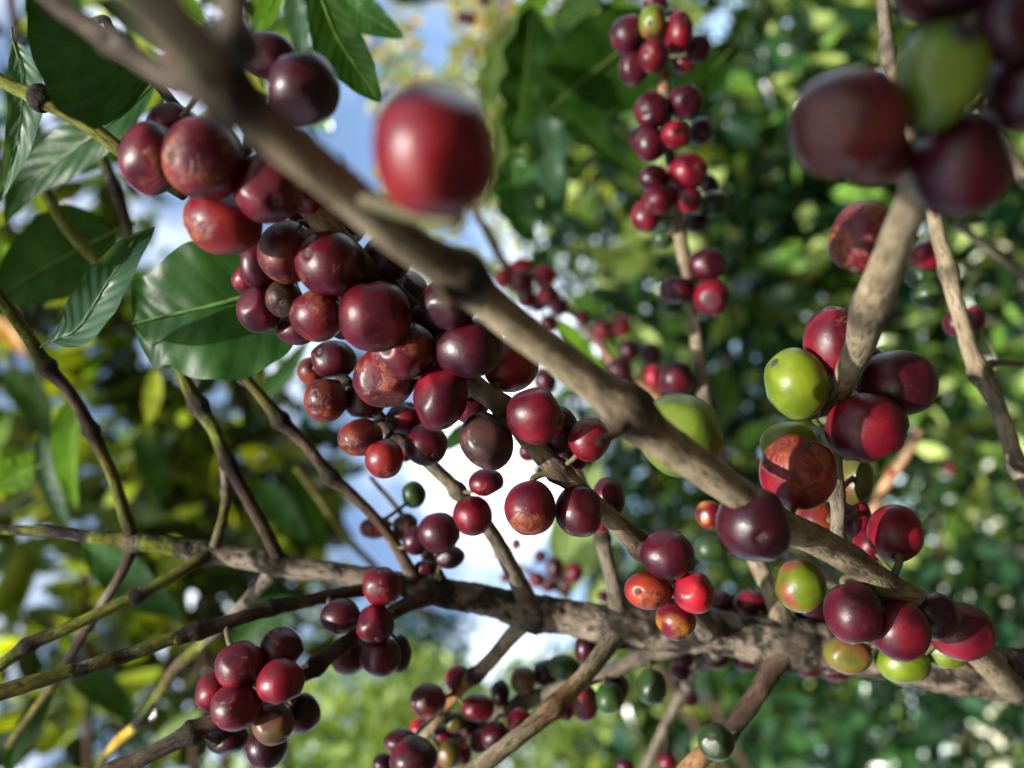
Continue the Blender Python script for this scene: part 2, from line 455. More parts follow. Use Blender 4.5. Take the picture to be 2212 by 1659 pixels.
side((1600, 1380, .275, 30, GREY), (1510, 1440, .33, 24, GREY), (1480, 1485, .36, 22, GREY), (1435, 1570, .38, 21, GREY), (1385, 1680, .40, 20, GREY), nodes=[(1480, 1485)])
side((1960, 1440, .30, 34, GREY), (1850, 1290, .33, 30, GREY), (1760, 1235, .34, 30, GREY), (1690, 1190, .36, 26, GREY), (1600, 1080, .40, 22, BROWN), nodes=[(1850, 1290)])

# the close, blurred branch that crosses the picture
near = empty('branch', P(1355, 880, .152))
tag(near, 'thick tan branch running diagonally in front of the crowded berries, blurred at its upper end', 'branch')
nl = P(1355, 880, .152)
branch('stem', [(220, -120, .064, 132, TAN), (295, -35, .07, 130, TAN), (385, 70, .079, 118, (0.19, 0.152, 0.10)), (440, 135, .086, 118, (0.09, 0.072, 0.05)), (490, 195, .09, 122, DARK), (560, 260, .095, 104, (0.12, 0.096, 0.065)), (650, 340, .1, 98, (0.19, 0.15, 0.095)), (800, 462, .111, 88, TAN), (940, 568, .122, 90, (0.12, 0.09, 0.06)),
    (995, 605, .126, 104, DARK), (1050, 648, .13, 84, TAN), (1150, 728, .137, 80, TAN), (1290, 838, .147, 80, TAN), (1350, 885, .151, 100, BROWN), (1430, 945, .157, 84, TAN), (1580, 1055, .168, 72, TAN), (1680, 1125, .18, 68, TAN),
    (1760, 1165, .19, 66, TAN), (1830, 1205, .198, 58, TAN), (1900, 1252, .205, 54, TAN), (1985, 1300, .212, 48, TAN), (2060, 1360, .228, 50, TAN), (2125, 1428, .248, 56, TAN), (2190, 1490, .262, 60, GREY)],
    near, nodes=[(490, 195), (990, 606), (1352, 884), (1835, 1210), (1905, 1256)], rough=.04, seg=28, n=8, bulge=.15, loc=nl)
branch('side_twig', [(60, -50, .13, 42, (.04, .03, .024)), (120, 5, .125, 42, (.045, .034, .027)), (235, 85, .118, 48, (.06, .047, .037)), (275, 112, .115, 44, (.035, .027, .021)), (355, 165, .106, 48, (.075, .06, .045)), (450, 205, .098, 58, DARK)], near, nodes=[(245, 95)], rough=.14, loc=nl)
branch('side_twig', [(500, 190, .09, 80, DARK), (498, 110, .092, 66, DARK), (503, 40, .094, 66, GREY), (500, -60, .096, 64, DARK)], near, rough=.12, loc=nl)
branch('leaf_stub', [(1380, 870, .15, 40, DARK), (1330, 935, .146, 26, BROWN), (1290, 955, .143, 16, DARK)], near, rough=.25, loc=nl)
branch('leaf_stub', [(990, 600, .127, 54, DARK), (960, 640, .122, 40, DARK), (975, 660, .12, 22, BROWN)], near, rough=.25, loc=nl)

fruit = empty('branch', P(1210, 1020, .2))
tag(fruit, 'straight fruiting branch packed with dark red berries, ending above the grey stem', 'branch')
branch('stem', [(430, 120, .165, 50, BROWN), (520, 240, .167, 54, BROWN), (600, 345, .172, 56, BROWN), (690, 475, .18, 56, (0.26, 0.16, 0.09)), (800, 590, .188, 54, BROWN), (930, 712, .199, 50, BROWN), (1020, 828, .204, 46, TAN), (1088, 880, .204, 46, TAN),
    (1155, 962, .204, 44, TAN), (1208, 1015, .204, 46, BROWN), (1240, 1045, .205, 40, TAN), (1310, 1112, .21, 42, TAN), (1385, 1178, .218, 46, BROWN), (1450, 1262, .238, 46, GREY), (1530, 1365, .262, 52, GREY)],
    fruit, nodes=[(1088, 882), (1208, 1015), (1390, 1183), (930, 712), (800, 590), (640, 400)], seg=20, bulge=.3, loc=P(1210, 1020, .2))
branch('leaf_stub', [(1385, 1178, .216, 40, BROWN), (1400, 1190, .211, 20, DARK), (1405, 1200, .209, 8, BROWN)], fruit, rough=.3, loc=P(1210, 1020, .2))

rb = empty('branch', P(1880, 660, .165))
tag(rb, 'pale tan branch with a swollen joint, coming down between green and red berries', 'branch')
branch('stem', [(2140, -70, .122, 64, BROWN), (2108, 40, .122, 64, TAN), (2050, 190, .125, 60, BROWN), (1996, 320, .121, 62, TAN), (1968, 440, .128, 66, TAN), (1935, 535, .142, 72, TAN), (1903, 615, .156, 78, TAN), (1885, 665, .166, 78, TAN), (1862, 730, .178, 66, TAN), (1835, 795, .19, 56, TAN), (1815, 850, .199, 44, RUSTY),
    (1802, 895, .205, 32, BROWN), (1792, 940, .208, 36, TAN), (1803, 1010, .211, 36, TAN), (1810, 1090, .213, 32, GREY), (1809, 1150, .213, 30, GREY), (1826, 1205, .206, 34, GREY)],
    rb, nodes=[(1885, 668), (1800, 1065)], rough=.03, seg=24, bulge=.13, loc=P(1880, 660, .165))
branch('leaf_stub', [(1868, 665, .165, 36, GREY), (1858, 628, .163, 22, DARK), (1868, 606, .162, 12, BROWN)], rb, rough=.25, loc=P(1880, 660, .165))
branch('leaf_stub', [(1795, 905, .205, 26, BROWN), (1772, 915, .2, 14, GREEN), (1758, 908, .198, 9, GREEN)], rb, rough=.25, loc=P(1880, 660, .165))

tw = empty('branch', P(2120, 810, .26))
tag(tw, 'slender jointed grey-tan branch descending at the far edge, behind the biggest blurred berries', 'branch')
branch('stem', [(1898, -70, .27, 26, GREY), (1912, 60, .268, 27, GREY), (1915, 115, .267, 31, GREY), (1938, 200, .265, 29, TAN), (1985, 345, .262, 30, TAN), (2022, 480, .26, 30, TAN), (2050, 590, .26, 34, TAN), (2076, 685, .26, 32, TAN), (2095, 750, .26, 34, TAN), (2118, 808, .26, 40, TAN), (2150, 870, .258, 34, GREY), (2178, 940, .256, 34, TAN), (2200, 1010, .254, 36, GREY), (2250, 1110, .25, 38, GREY)],
    tw, nodes=[(1914, 112), (2048, 585), (2118, 806), (2198, 1008)], bulge=.3, loc=P(2120, 810, .26))
branch('side_twig', [(2118, 800, .262, 20, GREY), (2150, 785, .28, 14, GREY), (2240, 788, .30, 13, GREY)], tw, loc=P(2120, 810, .26))

yb = empty('branch', P(80, 215, .2))
tag(yb, 'young green branch with one dark joint, beside the dark leaf', 'branch')
branch('stem', [(-60, 135, .2, 28, GREEN), (20, 185, .2, 29, GREEN), (62, 205, .2, 34, GREEN), (82, 213, .2, 44, DARK), (105, 222, .2, 46, DARK), (118, 230, .2, 36, OLIVE), (180, 262, .2, 34, GREEN), (270, 330, .2, 32, OLIVE), (400, 420, .2, 30, BROWN)], yb, nodes=[(88, 216)], bulge=.35, loc=P(80, 215, .2))

for pts, lab in (
    ([(60, 330, .3, 22, GREEN), (90, 400, .3, 26, GREEN), (140, 485, .3, 26, GREEN), (190, 545, .3, 24, GREEN), (245, 600, .3, 22, GREEN)], 'short smooth green shoot crossing the dark drooping leaf'),
    ([(150, 190, .32, 16, DARK), (195, 285, .32, 20, GREEN), (240, 385, .32, 24, DARK), (262, 440, .32, 26, DARK), (285, 520, .32, 18, OLIVE)], 'thin dark green twig with a black joint, hanging below the young green branch'),
    ([(180, 60, .2, 16, DARK), (225, 40, .19, 17, GREY), (245, 70, .19, 18, DARK), (330, 170, .19, 20, DARK), (390, 240, .19, 22, DARK)], 'thin lichen-spotted dark twig behind the top of the thick blurred branch'),
    ([(640, 1010, .48, 14, OLIVE), (690, 1075, .48, 16, OLIVE), (740, 1150, .48, 16, GREEN), (820, 1235, .48, 16, GREY), (930, 1340, .48, 16, GREY)], 'faint grey-green twig against the blue sky above the stem'),
    ([(2060, 480, .42, 16, GREY), (2130, 530, .42, 16, GREY), (2250, 630, .42, 16, GREY)], 'faint straight grey twig behind the slender jointed branch'),
    ([(2120, 230, .33, 18, BROWN), (2160, 300, .33, 24, GREY), (2200, 370, .33, 26, GREY), (2260, 440, .33, 26, GREY)], 'dark twig below the darkest blurred berries at the upper corner'),
    ([(1985, 930, .5, 24, (0.4, 0.25, 0.15)), (1950, 990, .5, 24, (0.4, 0.25, 0.15)), (1905, 1065, .5, 22, (0.4, 0.23, 0.14)), (1870, 1140, .5, 20, TAN)], 'sunlit pale orange twig blurred behind the plain red berry'),
    ([(980, 1150, .45, 7, DARK), (1040, 1190, .45, 8, BROWN), (1110, 1215, .45, 9, RUSTY), (1150, 1240, .45, 10, BROWN), (1230, 1290, .45, 12, BROWN)], 'hair-thin brown twig with small dark berries in front of the white cloud'),
    ([(1010, 430, .5, 14, GREY), (1050, 500, .5, 18, GREY), (1085, 560, .5, 18, GREY), (1150, 640, .5, 18, BROWN), (1240, 680, .5, 16, BROWN), (1330, 790, .5, 18, (0.3, 0.16, 0.12)), (1410, 850, .5, 16, RUSTY), (1460, 930, .5, 16, BROWN)], 'blurred brown twig carrying the distant bunch of small crimson berries')):
    q = P(*pts[0][:3])
    b = empty('twig', q)
    tag(b, lab, 'twig')
    branch('stem', pts, b, loc=q)
# ------------------------------------------------------------------ berries
# class: (colour, second colour or None, rust 0..1)
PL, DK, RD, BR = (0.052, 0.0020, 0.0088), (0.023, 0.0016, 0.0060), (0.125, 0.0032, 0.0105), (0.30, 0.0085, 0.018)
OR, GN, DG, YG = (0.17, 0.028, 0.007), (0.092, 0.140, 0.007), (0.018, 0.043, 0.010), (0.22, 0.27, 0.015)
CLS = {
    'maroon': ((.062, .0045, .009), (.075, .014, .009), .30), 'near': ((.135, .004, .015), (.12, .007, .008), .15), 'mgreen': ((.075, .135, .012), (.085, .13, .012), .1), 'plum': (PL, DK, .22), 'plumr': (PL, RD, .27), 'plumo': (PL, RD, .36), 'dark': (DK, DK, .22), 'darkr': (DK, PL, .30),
    'red': (RD, PL, .24), 'redo': (RD, (.15, .012, .008), .38), 'bright': (BR, RD, .18), 'orange': (OR, PL, .40), 'scar': (PL, (.10, .004, .010), .365),
    'brown': ((0.045, 0.016, 0.012), (0.028, 0.012, 0.011), .28), 'rustb': ((0.13, 0.022, 0.010), PL, .29), 'green': (GN, GN, .10), 'dgreen': (DG, DG, .10),
    'ygreen': (YG, YG, .10), 'gpink': (GN, (0.25, 0.05, 0.03), .2), 'ryel': (RD, (0.40, 0.17, 0.015), .3), 'olive': ((0.075, 0.078, 0.010), (0.11, 0.042, 0.012), .18),
    'obrown': ((0.085, 0.06, 0.018), (0.08, 0.03, 0.018), .25), 'stripe': ((0.24, 0.034, 0.012), RD, .36)}

def berry_mesh_arrays(seg, rings):
    th = np.linspace(0, math.pi, rings + 1)[1:-1]
    ph = np.linspace(0, 2 * math.pi, seg, endpoint=False)
    T, Ph = np.meshgrid(th, ph, indexing='ij')
    v = np.stack([np.sin(T) * np.cos(Ph), np.sin(T) * np.sin(Ph), np.cos(T)], -1).reshape(-1, 3)
    v = np.vstack([v, [[0, 0, 1], [0, 0, -1]]])
    f = []
    for i in range(rings - 2):
        for k in range(seg):
            a, b = i * seg + k, i * seg + (k + 1) % seg
            f.append((a, a + seg, b + seg, b))
    top, bot, last = len(v) - 2, len(v) - 1, (rings - 2) * seg
    for k in range(seg):
        f.append((k, (k + 1) % seg, top))
        f.append((last + (k + 1) % seg, last + k, bot))
    return v, f
HI, LO = berry_mesh_arrays(48, 30), berry_mesh_arrays(24, 16)
BERRIES = []

def berry(x, y, wd, hg, d, cls, label, group, nav=None, rot=0.0, nsc=1.0):
    c1, c2, rust = CLS[cls]
    s = K * d / 2
    a, b = wd * s * 1.05, hg * s * 1.05                   # the flat sides take a little off
    c = (a + b) / 2
    R = c
    ctr = P(x, y, d)
    br = rnd
    # what it grows on: the nearest piece of branch
    near_p, near_r, best = None, 0, 1e9
    for q, r in SKEL:
        dd = (q - ctr).length - r
        if dd < best: best, near_p, near_r = dd, q, r
    if nav == 0:
        g = ctr - near_p
        ax = Vector((g.dot(RIGHT), g.dot(CUP), 0)).normalized() + Vector((0, 0, -.35))
        ax.normalize()
    elif nav is not None:
        nx, ny = (nav[0] - x) / (wd / 2), -(nav[1] - y) / (hg / 2)
        l = math.hypot(nx, ny)
        if l > .97: nx, ny, l = nx * .97 / l, ny * .97 / l, .97
        ax = Vector((nx, ny, math.sqrt(1 - l * l)))
    else:
        g = ctr - near_p
        g = Vector((g.dot(RIGHT), g.dot(CUP), g.dot(BACK)))
        if g.length < 1e-6: g = Vector((0, -1, 0))
        ax = g.normalized() + Vector((br.uniform(-.25, .25), br.uniform(-.25, .25), br.uniform(-.45, .0)))
        ax.normalize()
    v, f = HI if wd > 62 else LO
    ct = v[:, 2]; st = np.sqrt(np.maximum(0, 1 - ct * ct))
    th = np.arccos(np.clip(ct, -1, 1))
    rad = 1 + 0.028 * (np.sin(2 * th) ** 2) - 0.085 * np.exp(-(th / .16) ** 2) + 0.02 * np.exp(-((th - .27) / .1) ** 2) - 0.07 * np.exp(-((math.pi - th) / .2) ** 2)
    sd = br.uniform(0, 90)
    fac = np.array([noise.noise(Vector((p[0] * 1.1 + sd, p[1] * 1.1, p[2] * 1.1))) for p in v])
    fac2 = np.array([noise.noise(Vector((p[0] * .95, p[1] * .95 + sd, p[2] * .95 + 7))) for p in v])
    rad = rad * (1 + 0.05 * fac) * (1 + 0.012 * np.cos(2 * np.arctan2(v[:, 1], v[:, 0]) + sd))
    u = v * rad[:, None]
    for _ in range(3):                                    # flat sides where neighbours pressed on it
        fn = np.array([br.gauss(0, 1), br.gauss(0, 1), br.gauss(0, .6)]); fn /= np.linalg.norm(fn)
        hh = np.maximum(0, u @ fn - br.uniform(.84, .93))
        u = u - fn[None] * hh[:, None] * .75
    # turn the pole to the scar direction, in camera space
    q = Vector((0, 0, 1)).rotation_difference(ax)
    Q = np.array(q.to_matrix())
    un = u @ Q.T
    cr, sr = math.cos(rot), math.sin(rot)
    Z = np.array([[cr, -sr, 0], [sr, cr, 0], [0, 0, 1]])
    S = Z @ np.diag([a, b, c]) @ Z.T
    cam_pts = un @ S.T
    B3 = np.array([list(RIGHT), list(CUP), list(BACK)])
    W = cam_pts @ B3 + np.array(ctr)
    bias = {'gpink': -.38, 'ryel': -.3, 'stripe': .05, 'olive': -.1}.get(cls, 0)
    two = np.clip(0.5 + bias + fac * 1.6 + br.uniform(-.25, .15), 0, 1)[:, None]
    cols = np.array(c1) * (1 - two) + np.array(c2) * two
    jit = br.uniform(.82, 1.18)
    cols = cols * jit
    rustv = np.clip(rust + (0.24 if rust < .33 else .42) * fac2 + 0.05 * (1 + ct) * (rust > .25), 0, 1)
    o = mesh_obj('coffee_berry', W, f, BERRY, ctr, cols=cols, flts=rustv)
    tag(o, label, 'berry', group)
    BERRIES.append(o)
    # scar ring at the free end
    axw = dirw(*ax)
    if wd > 45 and ax.z > -.25 and nav != 0:
        N = axw
        t1 = N.orthogonal().normalized(); t2 = N.cross(t1)
        tip = Vector(S @ np.array(ax)); tip = dirw(*tip) * (.945 if nsc < 1.5 else 1.0)
        prof = [(0.02, -.02), (.035, .05), (.06, .03), (.085, .005), (.115, .03), (.135, .032), (.16, -.02)]
        vv, ff, n = [], [], 18
        for pr, ph in prof:
            for k in range(n):
                an = 2 * math.pi * k / n
                wob = 1 + .12 * noise.noise(Vector((math.cos(an), math.sin(an), sd)))
                vv.append(ctr + tip + (t1 * math.cos(an) + t2 * math.sin(an)) * pr * R * nsc * wob + N * ph * R)
        for i in range(len(prof) - 1):
            for k in range(n):
                ff.append((i * n + k, i * n + (k + 1) % n, (i + 1) * n + (k + 1) % n, (i + 1) * n + k))
        ff.append(tuple(range(n))[::-1])
        mesh_obj('navel', vv, ff, NAVEL if nsc < 1.5 else NAVELD, ctr, o)
    # its own short stalk, back to the branch
    base = Vector(S @ -np.array(ax)); base = ctr + dirw(*base) * .9
    tgt = near_p
    dv = tgt - base
    ln = dv.length
    if ln < 3.2 * R + near_r:
        end = tgt - dv.normalized() * max(0.0, near_r * .5)
    else:
        end = base - axw * R * .5
    mid = base - axw * min(ln, R) * .35
    pts = [base, base.lerp(mid, .6), mid.lerp(end, .45), end]
    if (end - base).length > .15 * R and nav != 0 and ln < 3.2 * R + near_r:
        sp = [Vector(p) for p in catmull([tuple(p) for p in pts], 3)]
        rr = [R * (.13 + .05 * abs(i / (len(sp) - 1) - .5)) for i in range(len(sp))]
        sv, sf, sc, sb = tube_data(sp, rr, [(.2, .2, .05)] * len(sp), 8, .1, sd)
        mesh_obj('stalk', sv, sf, STALK, ctr, o)
    return o

G = 'berries crowded at the blurred top left of the fruiting branch'
berry(580, 120, 112, 90, .165, 'dark', 'dark berry half hidden behind the blurred branch, highest of the top left crowd', G, 0)
berry(656, 192, 142, 150, .15, 'dark', 'large near-black plum berry beside the blue sky, above the thick branch', G, 0)
berry(372, 268, 100, 80, .175, 'plumo', 'dusky red berry peeping out above its two mottled neighbours', G)
berry(330, 343, 122, 148, .168, 'plumo', 'outermost mottled red berry of the top left crowd, touching the young green branch', G)
berry(440, 345, 158, 168, .16, 'scar', 'big purple berry with a dark round navel and orange flush, among the top left crowd', G, (398, 358))
berry(580, 406, 142, 146, .165, 'red', 'glossy red berry with a yellowish navel, tucked under the blurred branch', G, (608, 444))
berry(672, 420, 84, 92, .178, 'red', 'small plain red berry half covered by the lower edge of the thick branch', G)
berry(482, 480, 156, 128, .172, 'redo', 'red berry with orange rust marbling, lowest of the top left crowd', G, None, -.25)
berry(642, 478, 62, 60, .19, 'plum', 'small purple berry squeezed behind the orange one', G)
berry(498, 95, 120, 120, .104, 'dark', 'nearly black blurred berry at the top, pressed against the thick branch', G, 0)
berry(392, 150, 84, 90, .13, 'darkr', 'dark blurred berry between the thick branch and its side twig', G, 0)
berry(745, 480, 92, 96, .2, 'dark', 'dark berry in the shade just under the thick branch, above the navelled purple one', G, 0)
G = 'berries on the left flank of the fruiting branch'
berry(622, 545, 116, 128, .186, 'orange', 'mostly orange berry with a purple edge', G)
berry(715, 572, 138, 138, .182, 'scar', 'dark purple berry with an orange lower half and a grey navel facing out', G, (681, 555))
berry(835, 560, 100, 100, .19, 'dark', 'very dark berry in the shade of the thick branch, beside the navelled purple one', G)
berry(560, 572, 84, 104, .195, 'darkr', 'dark purple berry left of the orange one', G)
berry(535, 603, 62, 66, .207, 'plumr', 'small reddish berry behind the dark purple pair over the big leaf', G)
berry(560, 668, 88, 98, .195, 'plum', 'plum berry hanging lowest against the big smooth leaf', G)
berry(614, 645, 74, 78, .19, 'brown', 'drab brown-purple berry with a black navel, wedged in the cluster', G, (619, 658))
berry(686, 680, 114, 110, .186, 'plumo', 'glossy plum berry with a bright white glint and an orange base', G, 0)
berry(642, 712, 84, 62, .2, 'plum', 'berry mostly hidden behind the glinting plum one', G)
berry(811, 683, 150, 146, .183, 'plumr', 'largest plum-red berry at the middle of the fruiting branch', G, 0)
berry(872, 757, 130, 126, .19, 'scar', 'brown and orange berry with a pale ringed navel', G, (846, 757))
berry(832, 815, 132, 124, .195, 'scar', 'purple berry covered in wrinkled orange scars', G)
berry(880, 640, 90, 110, .205, 'plum', 'shaded purple berry with a torn patch, between branch and fruiting twig', G)
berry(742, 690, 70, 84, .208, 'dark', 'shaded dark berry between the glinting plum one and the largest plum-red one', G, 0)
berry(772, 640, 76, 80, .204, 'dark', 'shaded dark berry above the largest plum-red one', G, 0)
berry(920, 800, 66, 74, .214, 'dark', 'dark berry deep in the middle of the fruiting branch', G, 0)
G = 'berries along the lower half of the fruiting branch'
berry(970, 655, 112, 110, .185, 'dark', 'dark berry partly covered by the joint of the thick branch', G)
berry(1012, 750, 140, 128, .19, 'plum', 'smooth plum berry with a green-ringed navel at its side', G, (1067, 748))
berry(1104, 788, 116, 112, .208, 'redo', 'scarlet and orange berry behind the smooth plum one', G)
berry(952, 858, 110, 142, .193, 'red', 'oval red berry with two wrinkled scars down its front', G, (966, 922), -.3)
berry(1016, 868, 80, 90, .215, 'rustb', 'brownish berry hidden behind the scarred oval one', G)
berry(1051, 952, 102, 124, .196, 'brown', 'shrivelled dark brown berry with a flat pale navel', G, (1030, 1003), .5)
berry(1158, 897, 118, 118, .192, 'red', 'round crimson berry with small yellow flecks and a navel on its edge', G, (1205, 912))
berry(1206, 930, 84, 100, .208, 'darkr', 'dark red berry behind the round crimson one', G)
berry(1273, 949, 88, 88, .199, 'plumo', 'plum berry with an orange patch below the joint of the thick branch', G)
berry(1240, 990, 56, 60, .214, 'red', 'small shaded red berry at the joint of the fruiting branch', G)
berry(1146, 1097, 108, 112, .2, 'scar', 'purple berry with a soft orange patch, hanging by a green stalk before the cloud', G, (1140, 1150))
berry(1252, 1104, 100, 108, .203, 'plum', 'glossy dark plum berry next to the orange-patched one on the white sky', G, None, .4)
berry(1314, 1076, 68, 84, .225, 'darkr', 'dark berry behind the end of the fruiting branch', G)
berry(1300, 1128, 44, 44, .235, 'red', 'small reddish berry showing behind the fruiting branch end', G)
berry(1140, 975, 40, 44, .3, 'red', 'small far berry seen under the round crimson one', G)
berry(1178, 822, 46, 56, .36, 'plum', 'small far plum berry between the scarlet berry and the thick branch', G)

G = 'berries on the branch behind the fruiting branch'
berry(720, 777, 94, 80, .225, 'darkr', 'dark maroon berry with a small navel, uppermost of the rear bunch', G, (699, 761))
berry(672, 802, 54, 60, .24, 'rustb', 'small dull orange-brown berry at the rear bunch edge', G)
berry(704, 863, 90, 94, .222, 'rustb', 'russet berry with a pointed top, rear bunch', G)
berry(787, 866, 84, 78, .228, 'plum', 'plum berry shadowed under the wrinkled orange one', G, (818, 884))
berry(874, 904, 80, 70, .235, 'plumr', 'plum berry under the oval scarred one', G)
berry(921, 960, 88, 86, .228, 'plum', 'large plum berry at the right of the rear bunch', G, (940, 982))
berry(779, 945, 94, 76, .225, 'rustb', 'orange-brown egg-shaped berry at the left of the rear bunch', G)
berry(830, 990, 78, 82, .222, 'redo', 'orange-red berry hanging lowest of the rear bunch', G)
berry(876, 980, 32, 34, .25, 'rustb', 'tiny brown berry behind the lowest of the rear bunch', G)
berry(894, 1068, 50, 55, .27, 'dgreen', 'small dark green berry alone against the blue sky', G, None, .2)
berry(1050, 1042, 74, 58, .24, 'plumr', 'dark red egg-shaped berry hanging by a thin stalk on the white cloud', G)
berry(1021, 1114, 80, 84, .238, 'red', 'bright pinkish red berry in front of its side branch', G, (1053, 1120))

G = 'berries hanging above the stem before the blue sky'
berry(948, 1150, 84, 84, .25, 'plum', 'largest plum berry of the bunch hanging above the stem', G)
berry(900, 1167, 58, 60, .26, 'plum', 'plum berry half behind the largest of the bunch above the stem', G)
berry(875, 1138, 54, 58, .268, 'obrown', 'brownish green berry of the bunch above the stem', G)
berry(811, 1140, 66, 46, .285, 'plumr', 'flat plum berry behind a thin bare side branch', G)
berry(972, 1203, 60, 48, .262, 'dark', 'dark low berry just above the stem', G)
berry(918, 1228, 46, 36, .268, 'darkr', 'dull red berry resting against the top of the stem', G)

G = 'berries on the side branch below the stem'
berry(825, 1266, 82, 78, .24, 'plumr', 'plum berry overlapping the grey stem', G)
berry(736, 1331, 82, 68, .243, 'darkr', 'dark reddish berry left of its branch, below the stem', G)
berry(810, 1348, 80, 76, .238, 'plumr', 'plum berry with a red underside in front of its branch', G, (820, 1372))
berry(822, 1417, 80, 82, .24, 'plum', 'dark plum berry hanging lowest below the stem', G)
berry(864, 1412, 46, 76, .252, 'dark', 'narrow dark berry behind the lowest plum one', G)
berry(752, 1417, 78, 76, .258, 'rustb', 'dull brownish red berry behind the side branch', G)

G = 'berries in the round bunch at the lower left'
berry(519, 1436, 98, 94, .225, 'plumr', 'upper left berry of the round lower bunch, with a shadow across it', G)
berry(608, 1402, 92, 84, .232, 'plum', 'dark berry at the top of the round lower bunch', G)
berry(606, 1473, 95, 92, .222, 'red', 'brightest crimson berry of the round lower bunch, with a white glint', G, 0)
berry(463, 1494, 74, 80, .233, 'plumr', 'leftmost berry of the round lower bunch', G)
berry(511, 1526, 102, 92, .221, 'plumr', 'berry with a tiny ringed navel at the front of the round lower bunch', G, (484, 1548))
berry(652, 1540, 76, 80, .238, 'dark', 'nearly black berry at the far side of the round lower bunch', G)
berry(593, 1563, 88, 80, .226, 'obrown', 'unripe olive brown berry of the round lower bunch', G)
berry(493, 1596, 82, 60, .237, 'dark', 'dark berry resting on the branch below the navelled one', G)
berry(577, 1613, 82, 84, .233, 'dark', 'lowest berry of the round lower bunch, almost black', G, None, .3)

G = 'berries among the crossing branches at the bottom'
for a in (
    (925, 1513, 72, 70, .272, 'rustb', 'red-brown berry left of the tan branch at the bottom'),
    (990, 1467, 55, 54, .285, 'plumr', 'plum-brown berry just above the joint of the tan branch'),
    (1080, 1498, 40, 54, .30, 'dark', 'narrow dark berry between two crossing branches'),
    (1130, 1470, 54, 52, .295, 'obrown', 'greenish brown berry above the grey branch'),
    (1032, 1529, 66, 54, .285, 'plumr', 'plum berry between tan and grey branches'),
    (1179, 1453, 56, 54, .302, 'dark', 'dark plum berry behind the oval green one'),
    (1218, 1442, 66, 52, .29, 'dgreen', 'oval green berry above the grey branch'),
    (1265, 1401, 48, 62, .275, 'dark', 'dark purple berry beside the sloping tan branch under the stem'),
    (1263, 1518, 58, 72, .283, 'rustb', 'long dull red berry below the grey branch'),
    (1330, 1487, 52, 64, .295, 'plum', 'plum berry behind the lower green one'),
    (1316, 1508, 58, 62, .28, 'dgreen', 'round green berry overlapping a plum one'),
    (1408, 1484, 62, 70, .275, 'dgreen', 'green berry hanging alone by its stalk below the stem'),
    (1123, 1558, 52, 52, .27, 'bright', 'bright red sunlit berry beside the sloping tan branch'),
    (1070, 1589, 62, 58, .285, 'plum', 'plum berry low between the crossing branches'),
    (1035, 1602, 42, 48, .295, 'plumr', 'small plum berry next to a larger one low between the branches'),
    (907, 1574, 42, 42, .30, 'bright', 'small vivid red berry left of the tan branch end'),
    (937, 1548, 30, 28, .31, 'bright', 'tiny vivid red berry touching the tan branch'),
    (956, 1588, 46, 44, .30, 'red', 'small red berry under the tan branch end'),
    (982, 1560, 42, 42, .295, 'olive', 'small brown-green berry right of the tan branch'),
    (866, 1601, 70, 48, .27, 'darkr', 'flat dark berry above the close purple one at the bottom edge'),
    (893, 1640, 96, 88, .25, 'plum', 'large purple berry cut by the bottom edge'),
    (828, 1650, 44, 40, .275, 'dark', 'small dark berry left of the large purple one at the bottom edge'),
    (970, 1629, 52, 58, .285, 'olive', 'orange-brown berry near the bottom edge'),
    (1003, 1630, 30, 42, .29, 'bright', 'narrow bright red berry near the bottom edge'),
    (946, 1655, 30, 34, .295, 'orange', 'orange berry cut by the bottom edge'),
    (1222, 1538, 34, 34, .285, 'plumr', 'small dark red berry behind the sloping tan branch'),
    (1012, 1567, 42, 42, .30, 'darkr', 'small dark red berry between the tan and the grey branch near the bottom'),
    (1052, 1560, 40, 42, .305, 'plum', 'small plum berry touching the underside of the grey branch'),
    (986, 1600, 46, 46, .31, 'plumr', 'plum-red berry left of the narrow bright red one'),
    (1100, 1600, 44, 44, .30, 'darkr', 'dark berry hidden behind the low end of the sloping tan branch'),
    (1440, 1645, 42, 46, .36, 'plumr', 'small red berry at the bottom beside the faint grey twig'),
    (1350, 1655, 40, 34, .36, 'plum', 'small dark berry cut by the bottom edge, alone'),
    (1493, 1510, 30, 30, .38, 'red', 'tiny red berry hanging from the faint grey twig'),
    (1547, 1602, 74, 72, .238, 'dgreen', 'round dark green berry in front of the lowest brown branch')):
    berry(*a, G)

G = 'berries at the end of the fruiting branch over the stem'
berry(1441, 1198, 108, 100, .212, 'plum', 'plum berry with a pale glint, uppermost of four over the stem', G, (1478, 1212))
berry(1401, 1275, 98, 76, .214, 'stripe', 'orange and red streaked oval berry over the stem', G, (1374, 1268))
berry(1499, 1280, 82, 86, .212, 'bright', 'bright pinkish red berry over the stem', G, (1522, 1290))
berry(1460, 1338, 80, 82, .22, 'ryel', 'red berry with a yellow patch, lowest of the four over the stem', G)
berry(1532, 1112, 54, 56, .25, 'ryel', 'red and yellow berry half hidden by the big dark one', G)
berry(1536, 1186, 68, 62, .28, 'dgreen', 'dull green berry left of the big dark one', G)
berry(1630, 1134, 152, 154, .172, 'dark', 'big dark purple berry in front of the thick branch, navel facing out', G, (1622, 1145))
berry(1470, 940, 172, 168, .19, 'mgreen', 'big green berry behind the thick branch', G)
G = 'berries along the top of the stem'
berry(1558, 1302, 50, 52, .285, 'dark', 'small dark berry behind the bright pinkish one, on the stem', G)
berry(1627, 1305, 72, 62, .285, 'plumr', 'heart-shaped plum berry sitting on the stem', G)
berry(1600, 1318, 40, 40, .288, 'plum', 'plum berry touching the heart-shaped one', G)
berry(1755, 1318, 76, 56, .275, 'dark', 'dark berry behind the green and pink one', G)
G = 'berries near the lower end of the thick branch'
